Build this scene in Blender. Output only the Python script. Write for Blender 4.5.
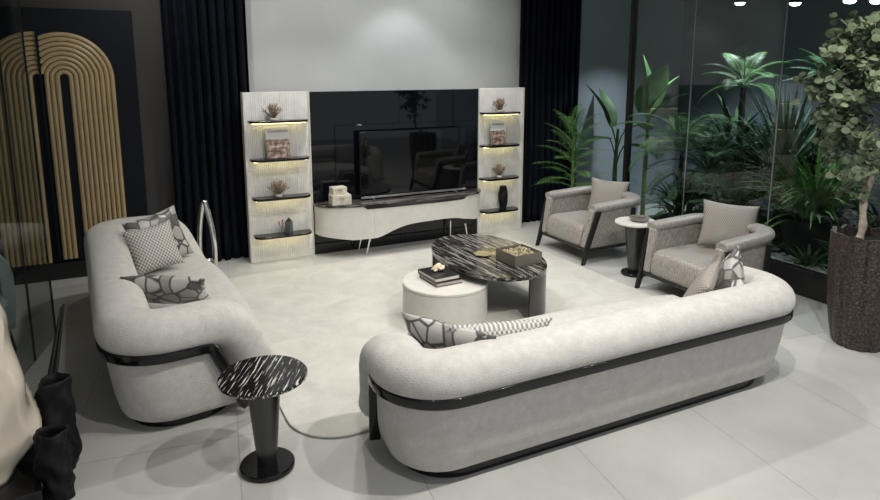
import bpy, bmesh, math, random
from mathutils import Vector, Matrix
PI = math.pi
for o in list(bpy.data.objects):
    bpy.data.objects.remove(o)
SC = bpy.context.scene
COL = SC.collection

# ------------------------------------------------------------------ camera
cam_d = bpy.data.cameras.new('camera')
cam_d.sensor_width = 36.0
cam_d.lens = 36.0 * 640.0 / 880.0
cam_d.shift_y = -(250.0 - 180.0) / 880.0
cam_d.clip_start = 0.05
cam = bpy.data.objects.new('camera', cam_d)
COL.objects.link(cam)
cam.location = (0, 0, 2.0)
cam.rotation_euler = (PI / 2 - math.radians(10.1), 0, math.radians(63.969 - 90))
SC.camera = cam

# ------------------------------------------------------------------ world, exposure, lights
w = bpy.data.worlds.new('world')
SC.world = w
w.use_nodes = True
bg = w.node_tree.nodes['Background']
bg.inputs['Color'].default_value = (0.90, 0.94, 1.0, 1)
bg.inputs['Strength'].default_value = 0.50
SC.view_settings.view_transform = 'Standard'
SC.view_settings.look = 'None'
SC.view_settings.exposure = 0.06
SC.view_settings.gamma = 1.0
SC.view_settings.use_curve_mapping = False


def spot(name, loc, aim, watts, angle=110, blend=0.6, size=0.05, col=(1.0, 0.965, 0.90)):
    d = bpy.data.lights.new(name, 'SPOT')
    d.energy = watts
    d.spot_size = math.radians(angle)
    d.spot_blend = blend
    d.shadow_soft_size = size
    d.color = col
    o = bpy.data.objects.new(name, d)
    COL.objects.link(o)
    o.location = loc
    v = Vector(aim) - Vector(loc)
    o.rotation_euler = v.to_track_quat('-Z', 'Y').to_euler()
    return o


CEIL = 3.3
# ceiling spots of the showroom: a row on the camera's side of the long sofa, one over the
# tables, one towards the television wall
for x, wt in ((2.15, 168), (2.95, 108), (4.0, 100)):
    spot('ceiling_or_fill_spot', (x, 1.65, CEIL - 0.08), (x, 2.2, 0), wt, 125, 0.6, 0.035)
spot('ceiling_or_fill_spot', (0.7, 1.65, CEIL - 0.08), (0.4, 2.4, 0), 85, 105, 0.7, 0.035)  # extra fill spot, added to brighten the cream sculpture and left side
for x in (1.7, 3.2):
    spot('ceiling_or_fill_spot', (x, 4.4, CEIL - 0.08), (x, 4.4, 0), 98, 120, 0.7)
for x in (1.7, 3.6):
    spot('ceiling_or_fill_spot', (x, 5.7, CEIL - 0.08), (x, 5.4, 0), 100, 120, 0.7)
for x in (0.4, 1.9, 3.3):
    spot('wall_fill', (x, 5.75, CEIL - 0.08), (x, 6.92, 1.9), 35, 115, 0.9, 0.08, (1.0, 0.985, 0.955))  # added fill spots that brighten the back wall
spot('wall_spot', (2.85, 6.35, CEIL - 0.05), (2.85, 6.42, 0), 30, 90, 0.5, 0.05, (0.95, 0.98, 1.0))
# planting bed behind the glass: cool spots
for x, y, wt in ((6.19, 4.46, 150), (6.39, 5.28, 160), (6.13, 3.75, 130), (5.9, 6.1, 110)):
    spot('garden_spot', (x, y, 2.60), (x - 0.1, y, 0), wt, 110, 0.8, 0.04, (0.88, 0.95, 1.0))


# ------------------------------------------------------------------ materials
class NT:
    def __init__(s, name):
        s.m = bpy.data.materials.new(name)
        s.m.use_nodes = True
        s.t = s.m.node_tree
        s.b = s.t.nodes['Principled BSDF']

    def n(s, typ, **kw):
        nd = s.t.nodes.new(typ)
        for k, v in kw.items():
            if hasattr(nd, k):
                setattr(nd, k, v)
        return nd

    def l(s, a, b):
        s.t.links.new(a, b)


def rgba(c):
    return (c[0], c[1], c[2], 1.0)


def coords(k, scale=(1, 1, 1), rot=(0, 0, 0), kind='Object'):
    tc = k.n('ShaderNodeTexCoord')
    mp = k.n('ShaderNodeMapping')
    mp.inputs['Scale'].default_value = scale
    mp.inputs['Rotation'].default_value = rot
    k.l(tc.outputs[kind], mp.inputs['Vector'])
    return mp.outputs['Vector']


def ramp(k, fac, stops, interp='LINEAR'):
    r = k.n('ShaderNodeValToRGB')
    r.color_ramp.interpolation = interp
    e = r.color_ramp.elements
    e[0].position, e[0].color = stops[0][0], rgba(stops[0][1])
    e[1].position, e[1].color = stops[-1][0], rgba(stops[-1][1])
    for p, c in stops[1:-1]:
        x = e.new(p)
        x.color = rgba(c)
    k.l(fac, r.inputs['Fac'])
    return r.outputs['Color']


def plain(name, col, rough=0.5, metal=0.0, coat=0.0, spec=0.5, noise=0.06, nscale=8.0):
    """one colour with a faint mottling of its own"""
    k = NT(name)
    v = coords(k)
    nz = k.n('ShaderNodeTexNoise')
    nz.inputs['Scale'].default_value = nscale
    nz.inputs['Detail'].default_value = 4
    k.l(v, nz.inputs['Vector'])
    a = [max(0, c * (1 - noise)) for c in col]
    b = [min(1, c * (1 + noise)) for c in col]
    k.l(ramp(k, nz.outputs['Fac'], [(0.3, a), (0.7, b)]), k.b.inputs['Base Color'])
    k.b.inputs['Roughness'].default_value = rough
    k.b.inputs['Metallic'].default_value = metal
    k.b.inputs['Coat Weight'].default_value = coat
    k.b.inputs['Specular IOR Level'].default_value = spec
    return k.m


def bump(k, height, strength, dist=0.01):
    b = k.n('ShaderNodeBump')
    b.inputs['Strength'].default_value = strength
    b.inputs['Distance'].default_value = dist
    k.l(height, b.inputs['Height'])
    k.l(b.outputs['Normal'], k.b.inputs['Normal'])


def m_boucle():
    k = NT('boucle')
    v = coords(k)
    n1 = k.n('ShaderNodeTexNoise')
    n1.inputs['Scale'].default_value = 16
    n1.inputs['Detail'].default_value = 9
    n1.inputs['Roughness'].default_value = 0.8
    k.l(v, n1.inputs['Vector'])
    k.l(ramp(k, n1.outputs['Fac'], [(0.28, (0.43, 0.415, 0.39)), (0.72, (0.62, 0.60, 0.57))]), k.b.inputs['Base Color'])
    n2 = k.n('ShaderNodeTexVoronoi')
    n2.inputs['Scale'].default_value = 170
    k.l(v, n2.inputs['Vector'])
    bump(k, n2.outputs['Distance'], 0.35, 0.005)
    k.b.inputs['Roughness'].default_value = 0.92
    k.b.inputs['Sheen Weight'].default_value = 0.25
    return k.m


def m_taupe(name, c1, c2, rough=0.5):
    """woven upholstery: fine slubs drawn out along the warp"""
    k = NT(name)
    v = coords(k, (120, 120, 26))
    a = k.n('ShaderNodeTexNoise')
    a.inputs['Scale'].default_value = 1.0
    a.inputs['Detail'].default_value = 2
    k.l(v, a.inputs['Vector'])
    k.l(ramp(k, a.outputs['Fac'], [(0.35, c1), (0.65, c2)]), k.b.inputs['Base Color'])
    bump(k, a.outputs['Fac'], 0.5, 0.004)
    k.b.inputs['Roughness'].default_value = rough
    k.b.inputs['Sheen Weight'].default_value = 0.2
    return k.m


def m_check(name, c1, c2, f, rough=0.55):
    """cushion cover: small woven checks across its broad face"""
    k = NT(name)
    tc = k.n('ShaderNodeTexCoord')
    sp = k.n('ShaderNodeSeparateXYZ')
    k.l(tc.outputs['Object'], sp.inputs[0])
    o = []
    for ax, ff in (('X', f), ('Z', f * 0.8)):
        mu = k.n('ShaderNodeMath', operation='MULTIPLY')
        k.l(sp.outputs[ax], mu.inputs[0])
        mu.inputs[1].default_value = ff * 2 * PI
        si = k.n('ShaderNodeMath', operation='SINE')
        k.l(mu.outputs[0], si.inputs[0])
        o.append(si.outputs[0])
    mm = k.n('ShaderNodeMath', operation='MULTIPLY_ADD')
    k.l(o[0], mm.inputs[0])
    k.l(o[1], mm.inputs[1])
    mm.inputs[2].default_value = 0.5
    k.l(ramp(k, mm.outputs[0], [(0.15, c1), (0.85, c2)]), k.b.inputs['Base Color'])
    bump(k, mm.outputs[0], 0.3, 0.004)
    k.b.inputs['Roughness'].default_value = rough
    return k.m


def m_cells(name, s=10.5):
    """cushion with large silver petals between dark bands"""
    k = NT(name)
    v = coords(k, (s, s * 0.8, s), (0.3, 0.2, 0.5))
    e = k.n('ShaderNodeTexVoronoi', feature='DISTANCE_TO_EDGE')
    e.inputs['Scale'].default_value = 1.0
    k.l(v, e.inputs['Vector'])
    c = k.n('ShaderNodeTexVoronoi')
    c.inputs['Scale'].default_value = 1.0
    k.l(v, c.inputs['Vector'])
    sep = k.n('ShaderNodeSeparateColor')
    k.l(c.outputs['Color'], sep.inputs['Color'])
    base = ramp(k, sep.outputs[0], [(0.0, (0.10, 0.095, 0.09)), (0.22, (0.10, 0.095, 0.09)), (0.27, (0.30, 0.285, 0.27)), (1.0, (0.58, 0.56, 0.54))], 'LINEAR')
    msk = ramp(k, e.outputs['Distance'], [(0.03, (0, 0, 0)), (0.09, (1, 1, 1))])
    mix = k.n('ShaderNodeMix', data_type='RGBA')
    k.l(msk, mix.inputs['Factor'])
    mix.inputs['A'].default_value = (0.055, 0.05, 0.048, 1)
    k.l(base, mix.inputs['B'])
    k.l(mix.outputs['Result'], k.b.inputs['Base Color'])
    k.b.inputs['Roughness'].default_value = 0.38
    k.b.inputs['Sheen Weight'].default_value = 0.2
    bump(k, e.outputs['Distance'], 0.3, 0.006)
    return k.m


def m_zebra(name, across, along, ang, dark, light, lo, hi, rough=0.12, warp=0.35):
    """dark stone with pale streaks running at angle ang"""
    k = NT(name)
    v = coords(k, (1, 1, 1), (0, 0, -ang))
    nw = k.n('ShaderNodeTexNoise')
    nw.inputs['Scale'].default_value = 7.0
    k.l(v, nw.inputs['Vector'])
    mx = k.n('ShaderNodeMix', data_type='VECTOR')
    mx.inputs['Factor'].default_value = warp * 0.06
    k.l(v, mx.inputs['A'])
    k.l(nw.outputs['Color'], mx.inputs['B'])
    mp = k.n('ShaderNodeMapping')
    mp.inputs['Scale'].default_value = (along, across, across)
    k.l(mx.outputs['Result'], mp.inputs['Vector'])
    nz = k.n('ShaderNodeTexNoise')
    nz.inputs['Scale'].default_value = 1.0
    nz.inputs['Detail'].default_value = 3.0
    nz.inputs['Roughness'].default_value = 0.55
    k.l(mp.outputs['Vector'], nz.inputs['Vector'])
    k.l(ramp(k, nz.outputs['Fac'], [(lo, dark), (hi, light)]), k.b.inputs['Base Color'])
    k.b.inputs['Roughness'].default_value = rough
    k.b.inputs['Coat Weight'].default_value = 0.2
    return k.m


def m_floor():
    k = NT('concrete_tile')
    v = coords(k, (1, 1, 1), (0, 0, math.radians(-83)), 'Object')
    br = k.n('ShaderNodeTexBrick')
    br.offset = 0.0
    br.inputs['Scale'].default_value = 1.0
    br.inputs['Mortar Size'].default_value = 0.0035
    br.inputs['Mortar Smooth'].default_value = 0.2
    br.inputs['Brick Width'].default_value = 1.7
    br.inputs['Row Height'].default_value = 0.85
    br.inputs['Color1'].default_value = (0.49, 0.49, 0.475, 1)
    br.inputs['Color2'].default_value = (0.46, 0.46, 0.445, 1)
    br.inputs['Mortar'].default_value = (0.34, 0.34, 0.33, 1)
    k.l(v, br.inputs['Vector'])
    nz = k.n('ShaderNodeTexNoise')
    nz.inputs['Scale'].default_value = 1.6
    nz.inputs['Detail'].default_value = 9
    nz.inputs['Roughness'].default_value = 0.65
    k.l(v, nz.inputs['Vector'])
    tint = ramp(k, nz.outputs['Fac'], [(0.3, (0.84, 0.84, 0.84)), (0.7, (1.08, 1.08, 1.06))])
    mix = k.n('ShaderNodeMix', data_type='RGBA', blend_type='MULTIPLY')
    mix.inputs['Factor'].default_value = 1.0
    k.l(br.outputs['Color'], mix.inputs['A'])
    k.l(tint, mix.inputs['B'])
    k.l(mix.outputs['Result'], k.b.inputs['Base Color'])
    k.b.inputs['Roughness'].default_value = 0.36
    k.b.inputs['Specular IOR Level'].default_value = 0.4
    return k.m


def m_rug():
    k = NT('rug_pile')
    v = coords(k)
    n1 = k.n('ShaderNodeTexNoise')
    n1.inputs['Scale'].default_value = 3.2
    n1.inputs['Detail'].default_value = 10
    n1.inputs['Roughness'].default_value = 0.7
    n1.inputs['Distortion'].default_value = 0.6
    k.l(v, n1.inputs['Vector'])
    k.l(ramp(k, n1.outputs['Fac'], [(0.32, (0.48, 0.47, 0.435)), (0.68, (0.62, 0.61, 0.57))]), k.b.inputs['Base Color'])
    n2 = k.n('ShaderNodeTexNoise')
    n2.inputs['Scale'].default_value = 160
    k.l(v, n2.inputs['Vector'])
    bump(k, n2.outputs['Fac'], 0.4, 0.006)
    k.b.inputs['Roughness'].default_value = 0.95
    return k.m


def m_wall(name, c, var=0.08, s=1.5, rough=0.8):
    k = NT(name)
    v = coords(k)
    n1 = k.n('ShaderNodeTexNoise')
    n1.inputs['Scale'].default_value = s
    n1.inputs['Detail'].default_value = 8
    n1.inputs['Roughness'].default_value = 0.6
    k.l(v, n1.inputs['Vector'])
    k.l(ramp(k, n1.outputs['Fac'], [(0.3, [x * (1 - var) for x in c]), (0.7, [x * (1 + var) for x in c])]), k.b.inputs['Base Color'])
    k.b.inputs['Roughness'].default_value = rough
    return k.m


def m_glass(name, tint, refl=1.0, ior=1.45):
    """thin pane: clear with mirror reflections that grow towards grazing"""
    k = NT(name)
    k.t.nodes.remove(k.b)
    out = k.t.nodes['Material Output']
    tr = k.n('ShaderNodeBsdfTransparent')
    tr.inputs['Color'].default_value = rgba(tint)
    gl = k.n('ShaderNodeBsdfGlossy')
    gl.inputs['Roughness'].default_value = 0.0
    fr = k.n('ShaderNodeFresnel')
    ge = k.n('ShaderNodeNewGeometry')
    mi = k.n('ShaderNodeMix', data_type='FLOAT')
    k.l(ge.outputs['Backfacing'], mi.inputs['Factor'])
    mi.inputs['A'].default_value = ior
    mi.inputs['B'].default_value = 1.0 / ior
    k.l(mi.outputs['Result'], fr.inputs['IOR'])
    mx = k.n('ShaderNodeMixShader')
    k.l(fr.outputs[0], mx.inputs[0])
    k.l(tr.outputs[0], mx.inputs[1])
    k.l(gl.outputs[0], mx.inputs[2])
    k.l(mx.outputs[0], out.inputs['Surface'])
    return k.m


def m_emit(name, col, st):
    k = NT(name)
    k.b.inputs['Base Color'].default_value = rgba(col)
    k.b.inputs['Emission Color'].default_value = rgba(col)
    k.b.inputs['Emission Strength'].default_value = st
    return k.m


def m_leaf(name, c1, c2, rough=0.4, s=6.0):
    k = NT(name)
    v = coords(k)
    n1 = k.n('ShaderNodeTexNoise')
    n1.inputs['Scale'].default_value = s
    n1.inputs['Detail'].default_value = 3
    k.l(v, n1.inputs['Vector'])
    k.l(ramp(k, n1.outputs['Fac'], [(0.3, c1), (0.7, c2)]), k.b.inputs['Base Color'])
    k.b.inputs['Roughness'].default_value = rough
    k.b.inputs['Specular IOR Level'].default_value = 0.22
    return k.m


def m_velvet(name, c):
    k = NT(name)
    v = coords(k)
    n1 = k.n('ShaderNodeTexNoise')
    n1.inputs['Scale'].default_value = 5
    n1.inputs['Detail'].default_value = 5
    k.l(v, n1.inputs['Vector'])
    k.l(ramp(k, n1.outputs['Fac'], [(0.3, [x * 0.7 for x in c]), (0.7, [x * 1.3 for x in c])]), k.b.inputs['Base Color'])
    k.b.inputs['Roughness'].default_value = 0.75
    k.b.inputs['Specular IOR Level'].default_value = 0.12
    k.b.inputs['Sheen Weight'].default_value = 0.03
    k.b.inputs['Sheen Tint'].default_value = (0.25, 0.33, 0.5, 1)
    return k.m


def m_cover(name):
    """a book cover: white sky over brown and black ruins"""
    k = NT(name)
    tc = k.n('ShaderNodeTexCoord')
    sp = k.n('ShaderNodeSeparateXYZ')
    k.l(tc.outputs['Generated'], sp.inputs[0])
    nz = k.n('ShaderNodeTexNoise')
    nz.inputs['Scale'].default_value = 4.5
    nz.inputs['Detail'].default_value = 8
    nz.inputs['Roughness'].default_value = 0.65
    mp = k.n('ShaderNodeMapping')
    mp.inputs['Scale'].default_value = (1, 1, 1.6)
    k.l(tc.outputs['Generated'], mp.inputs[0])
    k.l(mp.outputs[0], nz.inputs['Vector'])
    land = ramp(k, nz.outputs['Fac'], [(0.36, (0.02, 0.018, 0.017)), (0.5, (0.20, 0.13, 0.10)), (0.64, (0.55, 0.47, 0.42))])
    ad = k.n('ShaderNodeMath', operation='MULTIPLY_ADD')
    k.l(nz.outputs['Fac'], ad.inputs[0])
    ad.inputs[1].default_value = 0.12
    k.l(sp.outputs['Z'], ad.inputs[2])
    msk = ramp(k, ad.outputs[0], [(0.62, (0, 0, 0)), (0.65, (1, 1, 1))])
    mix = k.n('ShaderNodeMix', data_type='RGBA')
    k.l(msk, mix.inputs['Factor'])
    k.l(land, mix.inputs['A'])
    mix.inputs['B'].default_value = (0.74, 0.75, 0.76, 1)
    k.l(mix.outputs['Result'], k.b.inputs['Base Color'])
    k.b.inputs['Roughness'].default_value = 0.35
    return k.m


M = dict(
    boucle=m_boucle(),
    floor=m_floor(),
    rug=m_rug(),
    wall=m_wall('grey_plaster', (0.54, 0.555, 0.555), 0.07, 1.2),
    wall_dark=m_wall('dark_plaster', (0.055, 0.05, 0.046), 0.1),
    wall_blue=m_wall('blue_plaster', (0.20, 0.24, 0.265), 0.08),
    wall_garden=m_wall('blue_grey_plaster', (0.13, 0.155, 0.175), 0.1),
    ceiling=m_wall('bounce_grey_ceiling', (0.42, 0.43, 0.43), 0.05),  # unseen ceiling, lightened to mid-grey so it bounces light into the room
    gloss_black=plain('gloss_black_lacquer', (0.006, 0.006, 0.007), 0.12, 0, 0.0, 0.42),
    black=plain('satin_black', (0.010, 0.010, 0.011), 0.38),
    matte_black=plain('matte_black_ceramic', (0.006, 0.0065, 0.008), 0.65, 0, 0, 0.2),
    mirror_black=plain('black_glass', (0.002, 0.003, 0.005), 0.03, 0, 0.0, 0.4),
    screen=plain('television_screen', (0.002, 0.0025, 0.003), 0.03, 0, 0, 0.45),
    gunmetal=plain('gunmetal', (0.085, 0.085, 0.085), 0.28, 0.85),
    chrome=plain('chrome', (0.75, 0.76, 0.76), 0.12, 1.0),
    taupe=m_taupe('taupe_weave', (0.20, 0.182, 0.165), (0.37, 0.345, 0.318), 0.40),
    cush_taupe=m_check('beige_weave', (0.20, 0.18, 0.165), (0.40, 0.375, 0.345), 48),
    cush_woven=m_check('chequered_weave', (0.22, 0.205, 0.19), (0.60, 0.58, 0.55), 38),
    cush_cells=m_cells('silver_petal_fabric'),
    zebra=m_zebra('zebra_stone', 95.0, 6.0, math.radians(62), (0.010, 0.0095, 0.0095), (0.60, 0.58, 0.55), 0.56, 0.625, 0.12, 0.18),
    marble_dark=m_zebra('dark_marble', 42.0, 3.0, math.radians(98), (0.016, 0.015, 0.014), (0.40, 0.375, 0.35), 0.46, 0.74, 0.12, 0.6),
    marble_top=m_zebra('brown_marble', 30.0, 3.0, math.radians(4), (0.022, 0.019, 0.018), (0.20, 0.18, 0.17), 0.42, 0.8, 0.15, 0.8),
    white=plain('warm_white_lacquer', (0.61, 0.595, 0.555), 0.45, 0, 0, 0.4, 0.04, 14),
    board=plain('white_reeded_board', (0.72, 0.715, 0.70), 0.6, 0, 0, 0.3, 0.08, 10),
    led=m_emit('warm_led', (1.0, 0.86, 0.40), 5.5),
    gold=m_wall('gilded_reed', (0.47, 0.355, 0.19), 0.10, 4, 0.42),
    navy=plain('navy_board', (0.006, 0.009, 0.014), 0.6, 0, 0, 0.2),
    velvet=m_velvet('navy_velvet', (0.004, 0.005, 0.010)),
    glass=m_glass('clear_glass', (0.93, 0.97, 0.96)),
    glass_dim=m_glass('smoked_glass', (0.80, 0.83, 0.82), 1.0, 1.22),
    glass_garden=m_glass('tinted_glass', (0.80, 0.835, 0.84)),
    cream_gloss=plain('glossy_cream', (0.68, 0.61, 0.51), 0.12, 0, 1.0, 0.5, 0.03, 3),
    teal=plain('grey_green_velvet', (0.30, 0.36, 0.36), 0.8),
    twig=plain('dry_twig', (0.27, 0.20, 0.15), 0.8, 0, 0, 0.3, 0.35, 60),
    ivory=plain('ivory_coral', (0.78, 0.68, 0.52), 0.6, 0, 0, 0.3, 0.15, 40),
    boxy=plain('pale_shagreen', (0.55, 0.52, 0.44), 0.5, 0, 0, 0.4, 0.22, 70),
    box_side=plain('grey_brown_leather', (0.20, 0.165, 0.14), 0.5, 0, 0, 0.4, 0.2, 60),
    smoke=plain('smoked_bronze', (0.20, 0.18, 0.15), 0.18, 0.35),
    brass=plain('brass', (0.52, 0.45, 0.27), 0.4, 0.8),
    paper=plain('paper', (0.72, 0.69, 0.63), 0.8),
    pinkpaper=plain('rosy_paper', (0.50, 0.42, 0.40), 0.7),
    bookblack=plain('black_cover', (0.014, 0.014, 0.016), 0.3),
    cover=m_cover('landscape_cover'),
    ink=plain('ink', (0.02, 0.02, 0.025), 0.6),
    pebble=plain('white_pebbles', (0.55, 0.56, 0.55), 0.7, 0, 0, 0.3, 0.25, 20),
    soil=plain('dark_soil', (0.02, 0.018, 0.015), 0.95, 0, 0, 0.2, 0.4, 30),
    planter=None,
    bark=plain('pale_bark', (0.40, 0.35, 0.29), 0.85, 0, 0, 0.2, 0.3, 26),
    palm_bark=plain('dark_bark', (0.05, 0.045, 0.035), 0.9, 0, 0, 0.2, 0.4, 30),
    leaf_dark=m_leaf('dark_green_leaf', (0.018, 0.05, 0.018), (0.04, 0.10, 0.036), 0.5),
    leaf_mid=m_leaf('mid_green_leaf', (0.035, 0.10, 0.025), (0.085, 0.20, 0.05), 0.5),
    leaf_bright=m_leaf('bright_green_leaf', (0.05, 0.15, 0.03), (0.12, 0.28, 0.07), 0.5),
    leaf_pale=m_leaf('pale_green_leaf', (0.09, 0.20, 0.07), (0.18, 0.33, 0.13), 0.5),
    leaf_yucca=m_leaf('blue_green_blade', (0.035, 0.075, 0.045), (0.08, 0.14, 0.085), 0.5),
    leaf_euca=m_leaf('sage_leaf', (0.075, 0.11, 0.065), (0.18, 0.22, 0.135), 0.6, 5),
    stem=m_leaf('green_stem', (0.08, 0.15, 0.05), (0.16, 0.24, 0.09)),
    lamp=m_emit('lamp_glow', (0.9, 0.96, 1.0), 14.0),
)


def m_planter():
    k = NT('bronze_speckle')
    v = coords(k)
    n1 = k.n('ShaderNodeTexNoise')
    n1.inputs['Scale'].default_value = 70
    n1.inputs['Detail'].default_value = 6
    k.l(v, n1.inputs['Vector'])
    k.l(ramp(k, n1.outputs['Fac'], [(0.35, (0.02, 0.015, 0.013)), (0.60, (0.075, 0.057, 0.05)), (0.8, (0.27, 0.21, 0.18))]), k.b.inputs['Base Color'])
    k.b.inputs['Metallic'].default_value = 0.3
    k.b.inputs['Roughness'].default_value = 0.42
    bump(k, n1.outputs['Fac'], 0.4, 0.006)
    return k.m


M['planter'] = m_planter()


# ------------------------------------------------------------------ mesh helpers
class MB:
    def __init__(s):
        s.v = []
        s.f = []

    def add(s, vs, fs):
        b = len(s.v)
        s.v += [tuple(x) for x in vs]
        s.f += [tuple(b + i for i in f) for f in fs]
        return s

    def box(s, x0, x1, y0, y1, z0, z1):
        return s.add([(x0, y0, z0), (x1, y0, z0), (x1, y1, z0), (x0, y1, z0), (x0, y0, z1), (x1, y0, z1), (x1, y1, z1), (x0, y1, z1)],
                     [(0, 3, 2, 1), (4, 5, 6, 7), (0, 1, 5, 4), (1, 2, 6, 5), (2, 3, 7, 6), (3, 0, 4, 7)])

    def loft(s, loops, cap=True, closed=True):
        n = len(loops[0])
        vs = [p for l in loops for p in l]
        fs = []
        for i in range(len(loops) - 1):
            for j in range(n if closed else n - 1):
                a, b = i * n + j, i * n + (j + 1) % n
                fs.append((a, b, b + n, a + n))
        if cap:
            fs.append(tuple(reversed(range(n))))
            fs.append(tuple((len(loops) - 1) * n + j for j in range(n)))
        return s.add(vs, fs)

    def lathe(s, prof, n=40, c=(0, 0), cap=True):
        return s.loft([[(c[0] + r * math.cos(2 * PI * j / n), c[1] + r * math.sin(2 * PI * j / n), z) for j in range(n)] for r, z in prof], cap)

    def tube(s, pts, rad, n=10, cap=True):
        """round tube along points; rad a number or one per point"""
        pts = [Vector(p) for p in pts]
        rs = rad if isinstance(rad, (list, tuple)) else [rad] * len(pts)
        loops = []
        ref = None
        for i, p in enumerate(pts):
            t = (pts[min(i + 1, len(pts) - 1)] - pts[max(i - 1, 0)]).normalized()
            if ref is None:
                ref = Vector((0, 0, 1)) if abs(t.z) < 0.9 else Vector((1, 0, 0))
            a = (ref - t * ref.dot(t)).normalized()
            ref = a
            b = t.cross(a)
            loops.append([p + (a * math.cos(2 * PI * j / n) + b * math.sin(2 * PI * j / n)) * rs[i] for j in range(n)])
        return s.loft(loops, cap)

    def build(s, name, mat, parent=None, smooth=True, bev=0.0, sub=0, seg=2, auto=35):
        me = bpy.data.meshes.new(name)
        me.from_pydata([tuple(p) for p in s.v], [], s.f)
        bm = bmesh.new()
        bm.from_mesh(me)
        bmesh.ops.recalc_face_normals(bm, faces=bm.faces)
        bm.to_mesh(me)
        bm.free()
        me.materials.append(mat)
        if smooth:
            for p in me.polygons:
                p.use_smooth = True
            if auto:
                try:
                    me.set_sharp_from_angle(angle=math.radians(auto))
                except Exception:
                    pass
        o = bpy.data.objects.new(name, me)
        COL.objects.link(o)
        if parent is not None:
            o.parent = parent
        if bev:
            b = o.modifiers.new('bevel', 'BEVEL')
            b.width = bev
            b.segments = seg
            b.limit_method = 'ANGLE'
            b.angle_limit = math.radians(40)
        if sub:
            q = o.modifiers.new('sub', 'SUBSURF')
            q.levels = sub
            q.render_levels = sub
        return o


def tag(o, label=None, cat=None, group=None, kind=None):
    if label:
        o['label'] = label
    if cat:
        o['category'] = cat
    if group:
        o['group'] = group
    if kind:
        o['kind'] = kind
    return o


def thing(name, label, cat, loc=(0, 0, 0), rz=0.0, group=None):
    o = bpy.data.objects.new(name, None)
    COL.objects.link(o)
    o.empty_display_size = 0.1
    o.location = loc
    o.rotation_euler = (0, 0, rz)
    return tag(o, label, cat, group)


def structure(o):
    o['kind'] = 'structure'
    return o


def dup(root, loc, rz, label, name=None):
    """a copy of a thing with copies of its parts and sub-parts"""
    r = root.copy()
    COL.objects.link(r)
    r.location = loc
    r.rotation_euler = (0, 0, rz)
    r['label'] = label

    def kids(a, b):
        for ch in list(a.children):
            if ch == b:
                continue
            c = ch.copy()
            COL.objects.link(c)
            c.parent = b
            kids(ch, c)
    kids(root, r)
    return r


def rrect(hx, hy, r, n=8, cx=0, cy=0):
    """rounded rectangle outline"""
    out = []
    for sx, sy, a0 in ((1, 1, 0), (-1, 1, 90), (-1, -1, 180), (1, -1, 270)):
        for i in range(n + 1):
            a = math.radians(a0 + 90 * i / n)
            out.append((cx + sx * (hx - r) + r * math.cos(a), cy + sy * (hy - r) + r * math.sin(a)))
    return out


def sellipse(a, b, p=2.5, n=72):
    out = []
    for i in range(n):
        t = 2 * PI * i / n
        c, s_ = math.cos(t), math.sin(t)
        out.append((a * math.copysign(abs(c) ** (2 / p), c), b * math.copysign(abs(s_) ** (2 / p), s_)))
    return out


def slab(outline, z0, z1, r=0.0):
    """a flat solid with softened top and bottom edges"""
    m = MB()
    if r <= 0:
        return m.loft([[(x, y, z0) for x, y in outline], [(x, y, z1) for x, y in outline]])
    cx = sum(p[0] for p in outline) / len(outline)
    cy = sum(p[1] for p in outline) / len(outline)

    def ins(d):
        q = []
        for x, y in outline:
            L = math.hypot(x - cx, y - cy)
            q.append((cx + (x - cx) * (L - d) / L, cy + (y - cy) * (L - d) / L))
        return q
    loops = []
    for i in range(5):
        a = PI / 2 * i / 4
        loops.append([(x, y, z0 + r - r * math.cos(a)) for x, y in ins(r - r * math.sin(a))])
    for i in range(5):
        a = PI / 2 * i / 4
        loops.append([(x, y, z1 - r + r * math.sin(a)) for x, y in ins(r - r * math.cos(a))])
    return m.loft(loops)


def put(o, loc, rz=0.0):
    o.location = loc
    o.rotation_euler = (0, 0, rz)
    return o


rnd = random.Random(7)

# ------------------------------------------------------------------ setting
GA, GB = Vector((5.26, 5.757)), Vector((5.26, 2.2))       # foot line of the garden glass
GD = (GB - GA).normalized()
GN = Vector((-GD.y, GD.x))                                   # into the garden (+x)
if GN.x < 0:
    GN = -GN


def gpt(t, d, z):
    """point t metres along the glass from its far corner, d metres behind it"""
    p = GA + GD * t + GN * d
    return (p.x, p.y, z)


structure(MB().box(-5.5, 8, -4, 7.2, -0.1, 0).build('floor', M['floor'], smooth=False))
structure(MB().box(-5.5, 8, 0.8, 7.2, CEIL, CEIL + 0.1).build('ceiling', M['ceiling'], smooth=False))
structure(MB().box(0.75, 5.30, 6.92, 7.06, 0, CEIL).build('wall_back', M['wall'], smooth=False))
structure(MB().box(5.30, 7.4, 6.92, 7.06, 0, CEIL).build('wall_back_blue', M['wall_blue'], smooth=False))
structure(MB().box(-5.5, 0.75, 6.92, 7.06, 0, CEIL).build('wall_back_dark', M['wall_dark'], smooth=False))
structure(MB().box(7.25, 7.4, 1.0, 6.92, 0, CEIL).build('wall_right', M['wall_garden'], smooth=False))
structure(MB().box(-5.6, -5.5, -4, 7.06, 0, CEIL).build('wall_left', M['wall_dark'], smooth=False))

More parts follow.
